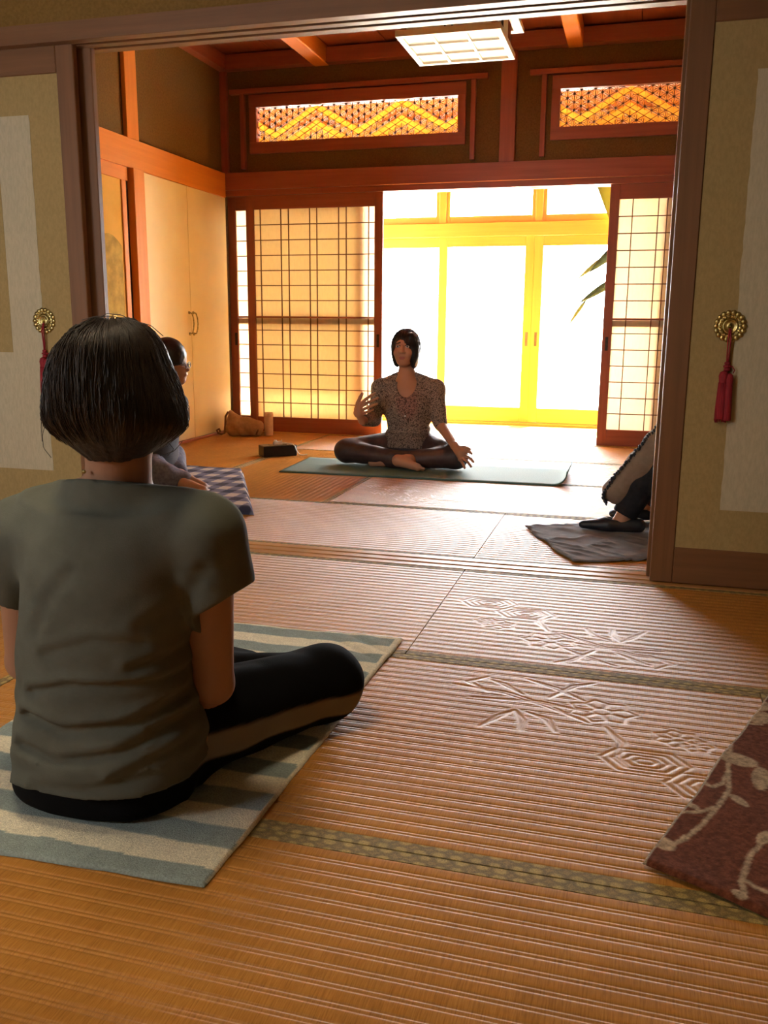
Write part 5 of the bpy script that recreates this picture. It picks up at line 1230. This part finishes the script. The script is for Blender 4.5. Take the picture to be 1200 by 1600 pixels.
# tunic draped over the knees down the shins
b = Blob((-.25, 3.55, .05), (.95, 4.4, .70), .005)
t0, t1 = G4(1062, 640, 3.80), G4(958, 772, 3.80)
b.loft([(.14, .62, 3.975, .17, .20), (.30, .60, 3.975, .14, .19), (.45, .60, 3.975, .13, .19), (.56, .59, 3.975, .10, .19), (.60, .59, 3.975, .06, .1)], .03)
kk = np.array([kn4[0]+.03, kn4[1]-.02, kn4[2]+.03])
b.rc((.56, 3.93, .30), kk, .14, .078, .04); b.rc((.56, 4.02, .30), kn5+np.array([.02, 0, .02]), .14, .09, .04)
b.rc(kk+np.array([-.01, 0, -.01]), (G4(962, 768)[0], 3.86, G4(962, 768)[2]), .076, .054, .03)
dn = np.array([-.55, 0, -.83]); cutp = G4(952, 786, 3.82); b.cut(cutp, (-.42, 0, -.9))
b.rc((.40, 3.9, .06), (.10, 3.88, .27), .10, .055, .01, sub=True)
b.warp(lambda P: .004*np.sin((P[:, 0]+P[:, 2])*34+3*vnoise(P, 7, 3))+.002*vnoise(P, 25, 4, 2)); tun = b.build('tunic', 'taupe_cloth', rootD, None, 1)
# dark ruffled edging along the front of the tunic
rf_ = MB(); rng = random.Random(7); pts = []
for (x_, y_) in ((1034, 662), (1012, 684), (1004, 695), (990, 712), (974, 730), (962, 744), (954, 757), (947, 768), (944, 778), (950, 786)): pts.append((x_, y_))
for i in range(60):
    t = i/59*(len(pts)-1); j = min(int(t), len(pts)-2); fx = t-j; x_, y_ = [pts[j][k]*(1-fx)+pts[j+1][k]*fx for k in (0, 1)]
    q = G4(x_-1+1.0*math.sin(i*2.1), y_+1.2*math.cos(i*1.7), 3.82); rf_.tube([q+np.array([0, -.010, -.004]), q+np.array([-.004, 0, .002]), q+np.array([.0, .012, .004])], [.003, .0055, .003], 5)
rf_.build('ruffle_edging', 'navy_shoe', tun, True)
hx4 = Blob((.35, 3.8, .6), (.75, 4.15, .95), .006); hx4.el(h4+np.array([.02, 0, .02]), (.10, .088, .105), .02); hx4.el(h4+np.array([.05, 0, -.08]), (.06, .08, .10), .03); hx4.el(h4+np.array([-.11, 0, -.05]), (.07, .09, .09), .02, sub=True); hx4.build('hair', 'hair_black', rootD, None, 1)
for a_, nm in ((an4, 0), (an5, 1)):
    b = Blob(a_+np.array([-.27, -.1, -.1]), a_+np.array([.14, .1, .06]), .0035); zf = .026
    toe = np.array([G4(912, 829)[0], a_[1]-.012, .034]) if nm == 0 else a_+np.array([-.17, -.01, -.04]); toe[2] = .034; heel = np.array([toe[0]+.225, a_[1], .042])
    b.rc(toe, lerp(toe, heel, .45), .022, .040, .02, ((0, 0, 1), 1.25)); b.rc(lerp(toe, heel, .45), heel, .040, .033, .02, ((0, 0, 1), 1.05))
    b.el(lerp(toe, heel, .62)+np.array([0, 0, .062]), (.068, .045, .042), .006, sub=True); b.cut((0, 0, .016), (0, 0, -1)); b.build('shoe', 'navy_shoe', rootD, None, 1)

# ------------------------------------------------------------------ canvas bag slumped in the corner
q0, q1 = AZ(352, 682), AZ(402, 682); bc = (q0+q1)/2+np.array([0, .07, 0])
bag = thing('canvas_bag', (bc[0], bc[1], 0), 'brown canvas bag slumped in the corner beside the closet', 'bag')
b = Blob(bc+np.array([-.24, -.14, -.02]), bc+np.array([.24, .16, .26]), .005)
b.rc(bc+np.array([-.09, 0, .06]), bc+np.array([.09, 0, .055]), .072, .065, .03); b.rc(bc+np.array([-.10, .02, .10]), bc+np.array([-.13, .02, .175]), .055, .018, .03); b.rc(bc+np.array([-.11, .02, .13]), bc+np.array([.10, .02, .085]), .035, .040, .03)
b.cut((0, 0, .002), (0, 0, -1)); b.warp(lambda P: .007*vnoise(P, 14, 2, 2)+.004*np.sin(P[:, 0]*60+P[:, 2]*40)); b.build('body', 'bag_canvas', bag, None, 1)
MB().tube([bc+np.array(q) for q in ((-.135, -.01, .185), (-.15, -.03, .15), (-.145, -.05, .08), (-.15, -.06, .02), (-.17, -.07, .012), (-.20, -.07, .02), (-.215, -.06, .04), (-.20, -.05, .05), (-.185, -.06, .03))], .009, 8).build('strap', 'bag_strap', bag, True)
MB().tube([bc+np.array(q) for q in ((.10, .0, .11), (.125, -.02, .09), (.13, -.04, .05), (.12, -.05, .015))], .008, 8).build('handle', 'bag_strap', bag, True)
